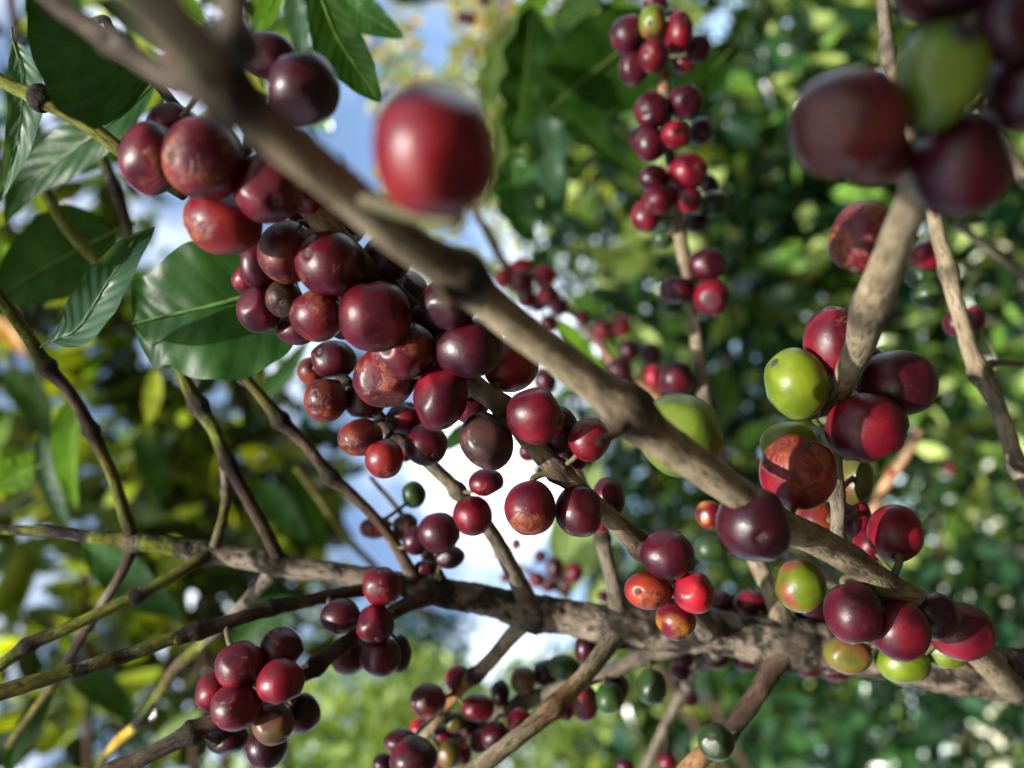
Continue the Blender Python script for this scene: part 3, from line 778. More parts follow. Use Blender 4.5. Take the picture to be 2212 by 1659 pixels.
berry(1728, 1265, 103, 104, .222, 'gpink', 'unripe yellow-green berry with a pink blush', G, 0)
berry(1842, 1324, 110, 124, .2, 'plum', 'smooth dusky plum berry hanging by a green stalk', G, (1850, 1380))
berry(1943, 1361, 116, 124, .203, 'red', 'red berry with a small dry hole and brown streaks', G, (1988, 1412), -.3)
berry(2019, 1330, 100, 92, .21, 'dark', 'dark purple berry with a pale ringed navel', G, (2051, 1361), .4)
berry(2076, 1363, 124, 116, .218, 'plumr', 'outermost plum-red berry near the lower end of the thick branch', G)
berry(1832, 1412, 94, 76, .235, 'olive', 'unripe orange-green berry in front of the stem', G)
berry(1950, 1428, 104, 86, .232, 'green', 'green berry under the red one with the dry hole', G)
berry(2040, 1402, 92, 76, .232, 'green', 'green berry under the outermost plum-red one', G, (2070, 1430))
berry(1933, 1152, 108, 112, .213, 'plumr', 'round dark red berry above the lower end of the thick branch', G)
berry(1876, 1178, 58, 70, .228, 'plumr', 'smaller red berry half behind the round dark red one', G)
G = 'berries on the pale tan branch'
berry(1848, 1118, 58, 92, .232, 'red', 'shaded deep red berry behind the thin end of the pale branch', G)
berry(1765, 1128, 92, 92, .226, 'orange', 'orange-red mottled berry below the scarred red one', G)
berry(1723, 1018, 152, 150, .19, 'redo', 'scarlet berry with a large grey-brown scar and orange patches', G, (1729, 955))
berry(1706, 962, 116, 100, .212, 'ygreen', 'yellow-green berry behind the scarred scarlet one', G)
berry(1848, 1036, 66, 108, .225, 'olive', 'olive and orange berry behind the pale branch', G)
berry(1870, 924, 158, 142, .193, 'red', 'large glossy red berry with a clean skin and dark navel at its edge', G, (1938, 938), -.15)
berry(1936, 828, 158, 136, .2, 'plum', 'large dark plum berry right of the pale branch', G, 0)
berry(1798, 740, 116, 148, .198, 'plumr', 'oval plum berry left of the pale branch with a soft glint', G, (1790, 668))
berry(1718, 828, 126, 146, .196, 'green', 'smooth lime green berry with a brown navel', G, (1666, 782), .2)
berry(1872, 790, 70, 84, .212, 'dark', 'dark berry between the pale branch and the large plum one', G)
berry(1866, 518, 132, 152, .168, 'scar', 'purple berry with tan lacy scars beside the upper pale branch', G, (1836, 590))

G = 'large blurred berries close to the lens'
berry(940, 327, 258, 274, .100, 'near', 'big blurred red berry above the middle of the thick branch', G, (905, 205))
berry(1832, 268, 236, 216, .112, 'maroon', 'big blurred maroon berry left of the close green one', G, 0)
berry(1890, 338, 150, 116, .117, 'rustb', 'brownish red berry bulging out below the big maroon one', G, 0)
berry(2030, 165, 172, 214, .110, 'mgreen', 'close blurred green berry with a black navel', G, (2037, 108), 0, 1.9)
berry(2075, 365, 182, 204, .114, 'plum', 'blurred dark purple berry below the close green one', G, 0)
berry(2212, 195, 140, 168, .112, 'dark', 'blurred dark berry cut by the right edge', G, 0)
berry(2040, -30, 190, 150, .11, 'plum', 'blurred reddish berry cut by the top edge', G, 0)
berry(2180, 55, 130, 150, .106, 'dark', 'almost black blurred berry in the upper right corner', G, 0)
berry(1950, 384, 34, 44, .19, 'darkr', 'small dark berry peeping out behind the upper pale branch', G)

G = 'berries on the upright shoot in the upper part'
for a in (
    (1360, 76, 78, 76, .325, 'plum', 'plum berry at the left of the highest whorl on the upright shoot'),
    (1410, 48, 56, 70, .315, 'gpink', 'orange and green unripe berry in the highest whorl'),
    (1467, 70, 58, 86, .315, 'red', 'long red berry right of the orange and green one'),
    (1412, 121, 62, 66, .31, 'red', 'red berry below the orange and green one'),
    (1369, 147, 62, 72, .325, 'plum', 'plum berry lowest in the highest whorl'),
    (1507, 106, 54, 56, .325, 'darkr', 'dark red berry at the right of the highest whorl'),
    (1477, 137, 50, 44, .335, 'redo', 'small orange-red berry under the long red one'),
    (1452, 42, 50, 40, .34, 'dark', 'dark berry behind the long red one'),
    (1416, 6, 48, 34, .33, 'darkr', 'dark berry cut by the top edge above the highest whorl'),
    (1408, 240, 74, 76, .32, 'plum', 'plum berry at the left of the second whorl'),
    (1480, 220, 72, 68, .32, 'plum', 'plum berry at the right top of the second whorl'),
    (1460, 291, 60, 56, .312, 'red', 'crimson berry at the middle of the second whorl'),
    (1404, 312, 66, 70, .32, 'plum', 'plum berry lowest in the second whorl'),
    (1380, 298, 40, 48, .335, 'plum', 'small purple berry at the far left of the second whorl'),
    (1512, 284, 46, 56, .335, 'dark', 'dark shaded berry at the right of the second whorl'),
    (1486, 373, 76, 76, .315, 'plumr', 'large crimson plum berry at the top of the third whorl'),
    (1412, 386, 62, 56, .32, 'plum', 'plum berry at the left top of the third whorl'),
    (1423, 432, 66, 62, .312, 'plumr', 'crimson berry with a tiny navel in the third whorl'),
    (1487, 432, 58, 56, .313, 'red', 'small bright crimson berry in the third whorl'),
    (1395, 467, 60, 66, .32, 'plumr', 'plum berry lowest in the third whorl'),
    (1542, 441, 60, 56, .335, 'dgreen', 'green berry at the right of the third whorl'),
    (1504, 481, 46, 42, .34, 'dark', 'nearly black berry under the third whorl'),
    (1530, 398, 38, 42, .345, 'dark', 'dark berry deep behind the third whorl'),
    (1432, 514, 50, 44, .35, 'dgreen', 'green berry behind the upright shoot'),
    (1528, 572, 76, 68, .322, 'plum', 'plum berry at the top of the lower trio on the shoot'),
    (1463, 627, 70, 56, .322, 'darkr', 'dark egg-shaped berry left of the shoot'),
    (1537, 642, 72, 78, .318, 'red', 'bright red berry right of the shoot'),
    (1449, 656, 52, 48, .345, 'dgreen', 'dull green berry behind the dark egg-shaped one'),
    (1464, 819, 72, 74, .32, 'plum', 'plum berry at the foot of the upright shoot'),
    (1440, 848, 36, 34, .35, 'red', 'small red berry beneath the plum one at the foot of the shoot')):
    berry(*a, G)

G = 'berries in the distant blurred bunch'
for a in (
    (1088, 602, 40, 42, .5, 'bright', 'small crimson berry at the left end of the distant bunch'),
    (1126, 577, 46, 40, .5, 'bright', 'crimson berry at the top of the distant bunch'),
    (1178, 596, 48, 46, .5, 'bright', 'crimson berry at the right top of the distant bunch'),
    (1128, 609, 52, 54, .48, 'red', 'largest plum berry at the middle of the distant bunch'),
    (1184, 636, 48, 46, .48, 'bright', 'crimson berry at the right of the distant bunch'),
    (1137, 646, 40, 40, .5, 'plumr', 'plum berry low in the distant bunch'),
    (1208, 662, 40, 42, .5, 'red', 'dark berry at the right bottom of the distant bunch'),
    (1185, 700, 42, 40, .5, 'red', 'dark red berry beside the thick branch under the distant bunch'),
    (1162, 655, 38, 40, .51, 'dark', 'dark berry tucked inside the distant bunch'),
    (1257, 684, 30, 30, .5, 'plumr', 'single dull red berry on the blurred twig'),
    (1304, 714, 42, 44, .49, 'bright', 'red berry left of the most vivid one on the blurred twig'),
    (1343, 703, 36, 46, .48, 'bright', 'vivid scarlet berry above the thick branch'),
    (1358, 757, 44, 48, .48, 'dark', 'dark purple berry under the vivid scarlet one'),
    (1407, 766, 44, 50, .49, 'darkr', 'dark red berry between the blurred twig and the shoot'),
    (1338, 800, 56, 56, .47, 'dark', 'dark purple pair-end berry at the foot of the blurred twig'),
    (1412, 814, 36, 48, .47, 'bright', 'pinkish red narrow berry on an orange stalk'),
    (1355, 826, 38, 34, .48, 'dark', 'small purple berry touching the thick branch edge')):
    berry(*a, G)
G = 'tiny berries over the stem against the cloud'
for a in (
    (1115, 1175, 25, 26, .45, 'red', 'tiny crimson berry standing highest on the hair-thin twig'),
    (1167, 1202, 28, 28, .45, 'plum', 'tiny round plum berry alone right of the crimson one'),
    (1198, 1228, 38, 52, .44, 'plum', 'oval plum berry in the tiny bunch over the stem'),
    (1240, 1237, 38, 42, .44, 'plumr', 'round plum berry at the right of the tiny bunch'),
    (1160, 1252, 36, 32, .45, 'plumr', 'reddish berry at the left of the tiny bunch'),
    (1185, 1264, 36, 32, .45, 'plum', 'berry at the bottom of the tiny bunch touching the stem'),
    (1222, 1262, 30, 34, .45, 'plum', 'berry between the round plum one and the stem'),
    (1092, 1248, 22, 22, .45, 'red', 'tiny red berry behind the forked side branch'),
    (1303, 1288, 26, 22, .36, 'plum', 'tiny berry on the stem at the foot of a side branch')):
    berry(*a, G)
G = 'berries showing below the stem'
for a in (
    (1370, 1392, 44, 30, .32, 'plumr', 'left berry of the pair under the stem near the sloping tan branch'),
    (1408, 1388, 42, 30, .325, 'plumr', 'right berry of the pair under the stem near the sloping tan branch'),
    (1475, 1424, 46, 40, .32, 'plum', 'plum berry under the grey side branch near the stem'),
    (1468, 1452, 42, 40, .32, 'darkr', 'red-brown berry hanging below another under the grey side branch'),
    (1545, 1423, 58, 40, .315, 'plumr', 'rusty plum berry showing under the middle of the stem'),
    (1612, 1427, 62, 40, .315, 'plum', 'purple berry showing under the stem left of the lowest brown branch'),
    (1656, 1420, 30, 36, .31, 'red', 'small red berry at the fork of the lowest brown branch'),
    (1748, 1440, 62, 44, .315, 'plum', 'purple berry right of the fork of the lowest brown branch'),
    (1806, 1446, 68, 46, .31, 'plum', 'purple berry beneath the orange-green one'),
    (1512, 1410, 36, 34, .33, 'dgreen', 'small green berry tucked under the stem')):
    berry(*a, G)
G = 'far berries hanging behind the slender branch'
for a in (
    (1999, 552, 68, 62, .29, 'plumr', 'crimson berry behind the slender branch, above two green ones'),
    (1990, 598, 64, 50, .30, 'dgreen', 'upper green berry of the two behind the slender branch'),
    (2004, 636, 62, 58, .295, 'dgreen', 'lower green berry of the two behind the slender branch'),
    (2061, 698, 42, 54, .28, 'plum', 'plum berry at the left of the slender branch'),
    (2102, 690, 40, 56, .29, 'plumr', 'plum berry at the right of the slender branch'),
    (2050, 1010, 24, 26, .55, 'redo', 'tiny far orange-red berry at the right, out of focus'),
    (1925, 1022, 26, 26, .5, 'ryel', 'tiny red and yellow berry on the sunlit orange twig'),
    (1000, 38, 26, 26, .6, 'darkr', 'tiny dark berry near the top edge, left of a pair'),
    (1018, 40, 22, 26, .6, 'darkr', 'tiny dark berry near the top edge, right of a pair'),
    (1045, 0, 26, 24, .6, 'darkr', 'tiny dark berry cut by the top edge over the pale foliage')):
    berry(*a, G)
# ------------------------------------------------------------------ single leaves near the lens
LC = {'dark': (0.012, 0.034, 0.005), 'mid': (0.018, 0.058, 0.014), 'bright': (0.07, 0.15, 0.013), 'yellow': (0.18, 0.22, 0.018), 'pale': (0.16, 0.23, 0.10),
      'blue': (0.028, 0.065, 0.038), 'orange': (0.36, 0.17, 0.018), 'under': (0.042, 0.085, 0.03), 'brown': (0.15, 0.09, 0.03)}

def leaf_blade(name, label, mid, wa, wb, colr, fold=0.12, wavy=0.0, blunt=0.0, curl=0.0, base_blunt=0.0, parts=True):
    """mid: midrib points (x, y, depth) from stalk to tip; wa/wb: half widths in photo pixels to either side"""
    S = catmull([(x, y, 1 / d) for x, y, d in mid], 12)
    n = len(S)
    na = 7
    verts, vec, cols = [], [], []
    c = np.array(LC[colr])
    sd = rnd.uniform(0, 99)
    for i, q in enumerate(S):
        t = i / (n - 1)
        p0, p1 = S[max(i - 1, 0)], S[min(i + 1, n - 1)]
        dx, dy = p1[0] - p0[0], p1[1] - p0[1]
        l = math.hypot(dx, dy) or 1
        nx, ny = -dy / l, dx / l
        d = 1 / q[2]
        prof = (max(0.0, math.sin(math.pi * min(1, t ** .8))) ** .75)
        if blunt: prof = max(prof, blunt * min(1, (1 - t) / .09) ** .5 if t > .5 else 0)
        if base_blunt: prof = max(prof, base_blunt * min(1, t / .08) ** .5 if t <= .5 else 0)
        prof = max(prof, .015)
        for k in range(-na, na + 1):
            s = k / na
            wpx = (wa if s > 0 else wb) * prof * abs(s)
            sg = 1 if s > 0 else -1
            wob = wavy * math.sin(t * 26 + sg * 1.3 + sd) * s * s
            x = q[0] + nx * sg * wpx * (1 + wob * .35)
            y = q[1] + ny * sg * wpx * (1 + wob * .35)
            ww = (wa + wb) / 2 * K * d
            dd = d - fold * ww * (abs(s) ** 1.4) * prof + curl * ww * s * abs(s) * prof + wob * ww * .45 + .10 * ww * noise.noise(Vector((t * 3, s * 1.2, sd)))
            verts.append(P(x, y, d) + (P(x, y, dd) - P(x, y, d)))
            vec.append((t, s, ww))
            cols.append(c * (1 + .25 * noise.noise(Vector((t * 4, s * 2, sd + 5)))))
    m = 2 * na + 1
    faces = [(i * m + k, i * m + k + 1, (i + 1) * m + k + 1, (i + 1) * m + k) for i in range(n - 1) for k in range(m - 1)]
    loc = P(*mid[0])
    o = mesh_obj(name, verts, faces, LEAFU if colr in ('dark', 'under', 'bright', 'yellow') else LEAF, loc, cols=cols, vecs=vec)
    tag(o, label, 'leaf')
    if parts:
        W = [P(q[0], q[1], 1 / q[2]) + BACK * .0003 for q in S]
        r0 = (wa + wb) / 2 * K * mid[0][2] * .035
        R = [r0 * (1.25 - .95 * i / (n - 1)) for i in range(n)]
        v, f, cc, bv = tube_data(W, R, [tuple(c * 2.2 + np.array((.05, .05, .012)))] * n, 8, .05, sd)
        mesh_obj('midrib', v, f, STALK if colr == 'brown' else BARK, loc, o, cols=cc, vecs=bv)
        t0 = (W[0] - W[2]).normalized()
        ln = min(.02, 7 * r0 + .003)
        sp = [W[0] + t0 * ln * k / 4 + RIGHT * .15 * ln * (k / 4) ** 2 for k in range(5)]
        v, f, cc, bv = tube_data(sp, [r0 * 1.3] * 5, [tuple(c + np.array((.06, .06, .012)))] * 5, 8, .05, sd)
        mesh_obj('leaf_stalk', v, f, BARK, loc, o, cols=cc, vecs=bv)
    return o

for a in (
    ('large dark green leaf seen from below, filling the top left corner', [(328, 172, .168), (285, 150, .168), (222, 112, .169), (150, 40, .172), (70, -70, .176)], 20, 158, 'dark', .25, .08),
    ('narrow blue-green hanging leaf with its edge turned over, at the left edge', [(30, 90, .225), (48, 160, .225), (48, 240, .225), (30, 330, .227), (-5, 440, .23)], 34, 44, 'blue', .35, .1),
    ('soft grey-green leaf curving down beneath the big dark corner leaf', [(335, 178, .27), (240, 265, .27), (150, 335, .275), (60, 400, .28), (10, 480, .28)], 62, 46, 'mid', .2, .1),
    ('small yellow-green leaf lit against the blue sky by the corner leaf', [(348, 190, .5), (315, 225, .5), (280, 258, .5)], 16, 17, 'yellow', .1, 0),
    ('broad dark leaf at the left edge with an olive lower half', [(248, 500, .32), (170, 540, .32), (80, 590, .322), (-30, 660, .325)], 108, 84, 'dark', .15, .05),
    ('bright yellow-green sliver of leaf under the broad dark left one', [(212, 586, .36), (165, 625, .36), (95, 664, .36)], 18, 24, 'yellow', .1, .05),
    ('pleated leaf curling to a point, beside the big smooth leaf', [(112, 738, .222), (165, 712, .22), (205, 655, .216), (240, 600, .214), (285, 540, .216), (335, 490, .22)], 46, 54, 'blue', .55, .1),
    ('big smooth dark green leaf behind the berries, blunt-tipped', [(640, 600, .242), (560, 632, .24), (450, 662, .238), (350, 684, .238), (287, 700, .24)], 150, 168, 'mid', .12, .05, .62, 0, .75),
    ('dark hanging leaf with a glowing green margin at the lower left', [(168, 850, .4), (146, 930, .4), (146, 1020, .4), (168, 1104, .4)], 34, 26, 'bright', .2, .1),
    ('bluish glossy leaf next to the glowing-edged one at the lower left', [(92, 935, .42), (98, 1000, .42), (118, 1075, .42), (152, 1145, .42)], 26, 22, 'blue', .2, .05),
    ('bright green leaf cut by the left edge, above the young stem', [(72, 1012, .4), (30, 1030, .4), (-40, 1062, .4)], 42, 34, 'bright', .2, .1),
    ('triangular green leaf below the young green end of the stem', [(180, 1168, .42), (250, 1228, .42), (315, 1285, .42), (398, 1324, .42)], 52, 48, 'mid', .3, .1),
    ('dark leaf with a grey sheen twisting into the bottom left corner', [(118, 1478, .36), (72, 1548, .36), (38, 1610, .36), (10, 1700, .36)], 24, 22, 'dark', .3, .1),
    ('pale narrow leaf behind the thick brown branch at the lower left', [(436, 1535, .6), (380, 1570, .6), (325, 1606, .6)], 16, 17, 'pale', .1, 0),
    ('yellow-green leaf tip between the blurred branch and the top edge', [(610, -40, .3), (572, 35, .3), (540, 88, .3)], 26, 24, 'bright', .15, .05),
    ('thin grey-green leaf hanging at the top against blue sky', [(628, -30, .32), (642, 50, .32), (656, 132, .32)], 24, 26, 'blue', .2, .1),
    ('leaf with a pale yellow rib pointing down to the big red berry', [(680, -40, .27), (728, 80, .27), (772, 148, .27), (822, 222, .27)], 58, 48, 'dark', .3, .1),
    ('dark green leaf hanging in from the top edge by the yellow-ribbed one', [(720, -40, .3), (775, 20, .3), (812, 45, .3), (872, 82, .3)], 44, 38, 'mid', .2, .05),
    ('grey-white wavy leaf, leftmost of the hanging curly group', [(1145, 20, .52), (1090, 95, .52), (1060, 180, .52), (1042, 250, .52)], 32, 34, 'pale', .2, .5),
    ('dark curly hanging leaf behind the grey-white wavy one', [(1150, 10, .5), (1140, 130, .5), (1125, 240, .5), (1100, 340, .5)], 52, 48, 'dark', .3, .5),
    ('long blue-grey curly leaf, longest of the hanging group', [(1168, 50, .53), (1166, 200, .53), (1180, 340, .53), (1206, 510, .53)], 56, 60, 'blue', .3, .5),
    ('pale sunlit curled leaf right beside the big red berry', [(1082, 230, .6), (1084, 330, .6), (1046, 445, .6)], 26, 32, 'pale', .2, .3),
    ('green leaf lowest in the hanging curly group', [(1108, 330, .5), (1120, 425, .5), (1142, 525, .5)], 52, 48, 'mid', .3, .35),
    ('very large dark leaf behind the upright shoot', [(1430, 40, .45), (1330, 120, .45), (1240, 190, .45), (1180, 245, .45)], 108, 112, 'dark', .1, .05, .4),
    ('narrow dark leaf slanting under the very large dark one', [(1190, 200, .47), (1275, 290, .47), (1388, 388, .47)], 26, 30, 'dark', .3, .2),
    ('dark leaf edge behind the second whorl of the shoot', [(1565, 120, .42), (1515, 172, .42), (1440, 235, .42)], 46, 44, 'dark', .15, .1),
    ('mid green leaf at the top edge over the very large dark one', [(1300, -30, .55), (1235, 25, .55), (1195, 60, .55)], 30, 34, 'under', .2, .1),
    ('small bright leaf at the top edge above the curly group', [(1200, -30, .55), (1150, 12, .55), (1110, 30, .55)], 26, 22, 'bright', .2, .1),
    ('large pale leaf out of focus in front of the cloud, over the stem', [(1290, 1010, .95), (1255, 1110, .95), (1235, 1200, .95), (1215, 1300, .95)], 62, 70, 'pale', .15, .1),
    ('little dark green leaf beneath the plum berry on the white cloud', [(1012, 912, .5), (985, 945, .5), (942, 978, .5)], 20, 22, 'mid', .2, .1),
    ('green leaf tucked behind the thick branch under the distant bunch', [(1205, 690, .52), (1250, 750, .52), (1310, 815, .52)], 26, 22, 'bright', .2, .1),
    ('withered orange leaf among the shaded foliage at the left edge', [(-30, 680, .8), (20, 725, .8), (58, 775, .8)], 17, 19, 'orange', .15, .1),
    ('dangling yellow-green leaf beside the upper end of the bare green side branch', [(335, 800, .6), (328, 860, .6), (318, 920, .6)], 20, 22, 'yellow', .15, .1),
    ('dark olive leaf between two bare side branches at the left', [(300, 930, .62), (330, 1000, .62), (352, 1085, .62)], 34, 30, 'dark', .2, .1),
    ('dark leaf at the left edge between the young green shoots', [(10, 800, .6), (70, 860, .6), (110, 960, .6)], 40, 36, 'dark', .2, .1),
    ('broad olive leaf behind the grey part of the stem', [(560, 1040, .7), (600, 1100, .7), (668, 1165, .7)], 36, 40, 'mid', .2, .1),
    ('dark leaf just under the green side branches in the lower left', [(150, 1460, .6), (230, 1500, .6), (300, 1570, .6)], 34, 40, 'dark', .2, .1),
    ('dull green leaf under the grey stem beside the long brown side branch', [(640, 1300, .75), (560, 1345, .75), (480, 1440, .75)], 36, 40, 'mid', .2, .1),
    ('dark leaf between the bare side branches just over the stem', [(700, 1180, .7), (660, 1060, .7), (610, 985, .7)], 26, 30, 'dark', .2, .1),
    ('dark leaf against the blue sky next to the big smooth leaf', [(560, 860, .6), (620, 800, .6), (668, 730, .6)], 20, 22, 'mid', .2, .1),
    ('glowing yellow-green leaf end at the left edge above the broad dark leaf', [(64, 424, .42), (22, 452, .42), (-30, 505, .42)], 15, 18, 'yellow', .1, .05),
    ('rounded bright green leaf at the left edge under the broad dark one', [(4, 528, .42), (36, 585, .42), (22, 650, .42)], 20, 26, 'bright', .2, .05),
    ('deep green leaf behind the young green branch and its dark joint', [(300, 250, .36), (210, 300, .36), (110, 330, .365), (10, 330, .37)], 56, 60, 'dark', .15, .08),
    ('deep green leaf filling the gap between the corner leaf and the thick branch', [(440, 60, .33), (380, 20, .33), (300, -20, .33), (220, -60, .33)], 46, 50, 'bright', .15, .08),
    ('small yellow-green leaf by the tip of the pleated one', [(205, 735, .5), (170, 738, .5), (122, 762, .5)], 14, 16, 'yellow', .15, .1)):
    leaf_blade('coffee_leaf', *a)

# ------------------------------------------------------------------ background foliage
def add_leaves(specs, seedn):
    """specs: list of (pos, dir, normal, length, width, colour) -> one foliage mesh's arrays"""
    n = len(specs)
    g = np.random.default_rng(seedn)
    pos = np.array([s[0] for s in specs]); dr = np.array([s[1] for s in specs]); nm = np.array([s[2] for s in specs])
    ln = np.array([s[3] for s in specs])[:, None]; wd = np.array([s[4] for s in specs])[:, None]; cl = np.array([s[5] for s in specs])
    dr /= np.linalg.norm(dr, axis=1, keepdims=True)
    sdv = np.cross(nm, dr); sdv /= np.linalg.norm(sdv, axis=1, keepdims=True) + 1e-9
    nm = np.cross(dr, sdv)
    ts = [0, .22, .5, .78, 1.0]; ws = [.04, .72, 1.0, .62, .02]
    bend = g.uniform(-.12, .3, (n, 1)); fold = g.uniform(.05, .5, (n, 1)); wav = g.uniform(-.18, .18, (n, 5, 2))
    V = np.zeros((n, 15, 3)); 
    for i, (t, w_) in enumerate(zip(ts, ws)):
        ctr = pos + dr * ln * t - nm * ln * bend * t * t
        for j, s in enumerate((-1, 0, 1)):
            k = 0 if s < 0 else 1
            V[:, i * 3 + j] = ctr + (sdv * s * wd * .5 * w_ + nm * (fold * wd * .5 * w_ + wav[:, i, k:k + 1] * wd)) * abs(s) + (0 if s else 0)
    f0 = []
    for i in range(4):
        for j in range(2):
            a = i * 3 + j
            f0.append((a, a + 1, a + 4, a + 3))
    F = (np.array(f0)[None] + (np.arange(n) * 15)[:, None, None]).reshape(-1, 4)
    C = np.repeat(cl, 15, axis=0)
    return V.reshape(-1, 3), F, C

def fast_mesh(name, V, F, C, mat, loc, parent=None):
    loc = np.array(loc)
    me = bpy.data.meshes.new(name)
    me.vertices.add(len(V)); me.vertices.foreach_set('co', (V - loc).astype(np.float32).ravel())
    me.loops.add(F.size); me.loops.foreach_set('vertex_index', F.astype(np.int32).ravel())
    me.polygons.add(len(F)); me.polygons.foreach_set('loop_start', (np.arange(len(F)) * 4).astype(np.int32))
    me.polygons.foreach_set('use_smooth', np.ones(len(F), dtype=bool))
    a = me.attributes.new('col', 'FLOAT_COLOR', 'POINT')
    c = np.ones((len(V), 4), dtype=np.float32); c[:, :3] = C
    a.data.foreach_set('color', c.ravel())
    me.materials.append(mat)
    me.update(calc_edges=True); me.validate()
    o = bpy.data.objects.new(name, me)
    COL.objects.link(o)
    if parent is not None:
        o.parent = parent; o.location = Vector(loc) - wloc(parent)
    else:
        o.location = Vector(loc)
    return o

def inpoly(x, y, poly):
    r = False
    j = len(poly) - 1
    for i in range(len(poly)):
        xi, yi = poly[i]; xj, yj = poly[j]
        if (yi > y) != (yj > y) and x < (xj - xi) * (y - yi) / (yj - yi) + xi: r = not r
        j = i
    return r

# where the shrubs stop and open sky begins, seen from the lens
GAPS = [[(705, 880), (760, 1010), (700, 1120), (690, 1190), (760, 1250), (860, 1270), (900, 1330), (960, 1400), (990, 1430), (1060, 1430), (1240, 1400), (1270, 1300), (1215, 1180), (1260, 1080), (1160, 1000), (1130, 830), (1020, 700), (900, 700), (720, 800)],
        [(560, 690), (590, 850), (640, 880), (740, 800), (700, 690)],
        [(640, 60), (700, 120), (770, 190), (830, 240), (830, 420), (760, 420), (700, 330), (690, 250), (640, 160)],
        [(330, 400), (330, 500), (440, 510), (420, 420)], [(320, 150), (360, 230), (440, 250), (420, 130), (360, 80)],
        [(980, 440), (990, 540), (1050, 560), (1050, 440)],
        [(885, 20), (900, 150), (960, 160), (980, 60), (950, -20)]]

def in_gap(p, pad=0):
    q = p - CAM
    d = q.dot(FW)
    x = 1106 + q.dot(RIGHT) / (K * d); y = 829.5 - q.dot(CUP) / (K * d)
    return any(inpoly(x, y, g) for g in GAPS)

DOWN = Vector((0, 0, -1))
def crown_specs(px, py, d, rx, ry, rd, n, size, cols, cl_n, gaps=True, spread=.16, seedn=1, facing=0.35):
    """leaves in sprays round cl_n twig ends inside an ellipsoid; rx, ry in photo pixels at depth d, rd in metres"""
    g = random.Random(seedn)
    S = []
    per = max(1, n // cl_n)
    for _ in range(cl_n):
        while True:
            a, b, c = g.uniform(-1, 1), g.uniform(-1, 1), g.uniform(-1, 1)
            if a * a + b * b + c * c < 1: break
        cen = P(px + a * rx, py + b * ry, d) + FW * (c * rd)
        tw_ = Vector((g.gauss(0, 1), g.gauss(0, 1), g.gauss(-.2, .6))).normalized()
        shade = g.choice((.75, .9, 1, 1.1, 1.25))
        base = np.array(g.choice(cols))
        for k in range(per):
            sz = size * g.uniform(.55, 1.25)
            pos = cen + tw_ * g.uniform(-1, 1) * spread * 1.3 + Vector((g.gauss(0, 1), g.gauss(0, 1), g.gauss(0, 1))) * spread * .45
            if gaps and in_gap(pos): continue
            dr = (tw_ * g.uniform(-.6, .6) + Vector((g.gauss(0, .7), g.gauss(0, .7), g.gauss(-.45, .5))))
            nmv = Vector((g.gauss(0, 1), g.gauss(-.35, 1), g.gauss(facing, 1)))
            if dr.length < 1e-3: continue
            S.append((tuple(pos), tuple(dr), tuple(nmv), sz, sz * g.uniform(.34, .5), tuple(base * shade * g.uniform(.8, 1.2))))
    return S

def shrub(name, cat, label, crowns, size, cols, foot, group=None, stem_px=None, seedn=1, gaps=True, stem_r=.018, spread=.16, limbs=4, facing=.35):
    loc = Vector((foot[0], foot[1], 0))
    root = empty(name, loc)
    tag(root, label, cat, group)
    S = []
    for i, (px, py, d, rx, ry, rd, n, cn) in enumerate(crowns):
        S += crown_specs(px, py, d, rx, ry, rd, n, size, cols, cn, gaps, spread, seedn * 17 + i, facing)
    V, F, C = add_leaves(S, seedn)
    fast_mesh('crown', V, F, C, FARLEAF, loc, root)
    g = random.Random(seedn + 500)
    top = P(*crowns[0][:3])
    # trunk climbs from the ground beside the view, then limbs reach into the crown
    h = max(.5, top.z * .55)
    k0 = Vector((foot[0], foot[1], -.05)); k1 = Vector((foot[0] + g.uniform(-.06, .06), foot[1] + g.uniform(-.06, .06), h))
    pts = [tuple(k0), tuple(k0.lerp(k1, .5) + Vector((g.uniform(-.04, .04), g.uniform(-.04, .04), 0))), tuple(k1)]
    sp = [Vector(p) for p in catmull(pts, 8)]
    n = len(sp)
    v, f, cc, bv = tube_data(sp, [stem_r * (1.5 - .6 * i / n) for i in range(n)], [GREY] * n, 10, .12, seedn)
    mesh_obj('trunk', v, f, BARK, loc, root, cols=cc, vecs=bv)
    for c in crowns[:limbs]:
        t = P(*c[:3])
        m = k1.lerp(t, .5) + Vector((0, 0, .18 * (t - k1).length))
        sp = [Vector(p) for p in catmull([tuple(k1), tuple(m), tuple(t)], 7)]
        n = len(sp)
        v, f, cc, bv = tube_data(sp, [stem_r * (.9 - .6 * i / n) for i in range(n)], [BROWN] * n, 8, .1, seedn)
        mesh_obj('limb', v, f, BARK, loc, root, cols=cc, vecs=bv)
    return root

FG = [(0.007, 0.028, 0.012), (0.010, 0.036, 0.014), (0.13, 0.25, 0.04), (0.010, 0.040, 0.020), (0.40, 0.50, 0.17), (0.018, 0.052, 0.015)]      # right-hand shrubs; pale greens put sun flecks into the colour, dark ones deep shade
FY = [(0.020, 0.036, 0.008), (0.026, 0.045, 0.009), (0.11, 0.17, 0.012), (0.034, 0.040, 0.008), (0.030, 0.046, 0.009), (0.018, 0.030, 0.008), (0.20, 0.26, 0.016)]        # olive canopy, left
FB = [(0.19, 0.29, 0.065), (0.29, 0.40, 0.12), (0.07, 0.15, 0.03), (0.38, 0.46, 0.18)]               # pale growth, sunlight put into the leaf colours
FT = [(0.34, 0.32, 0.10), (0.24, 0.30, 0.08), (0.40, 0.29, 0.15), (0.18, 0.24, 0.05)]                 # yellowing tree

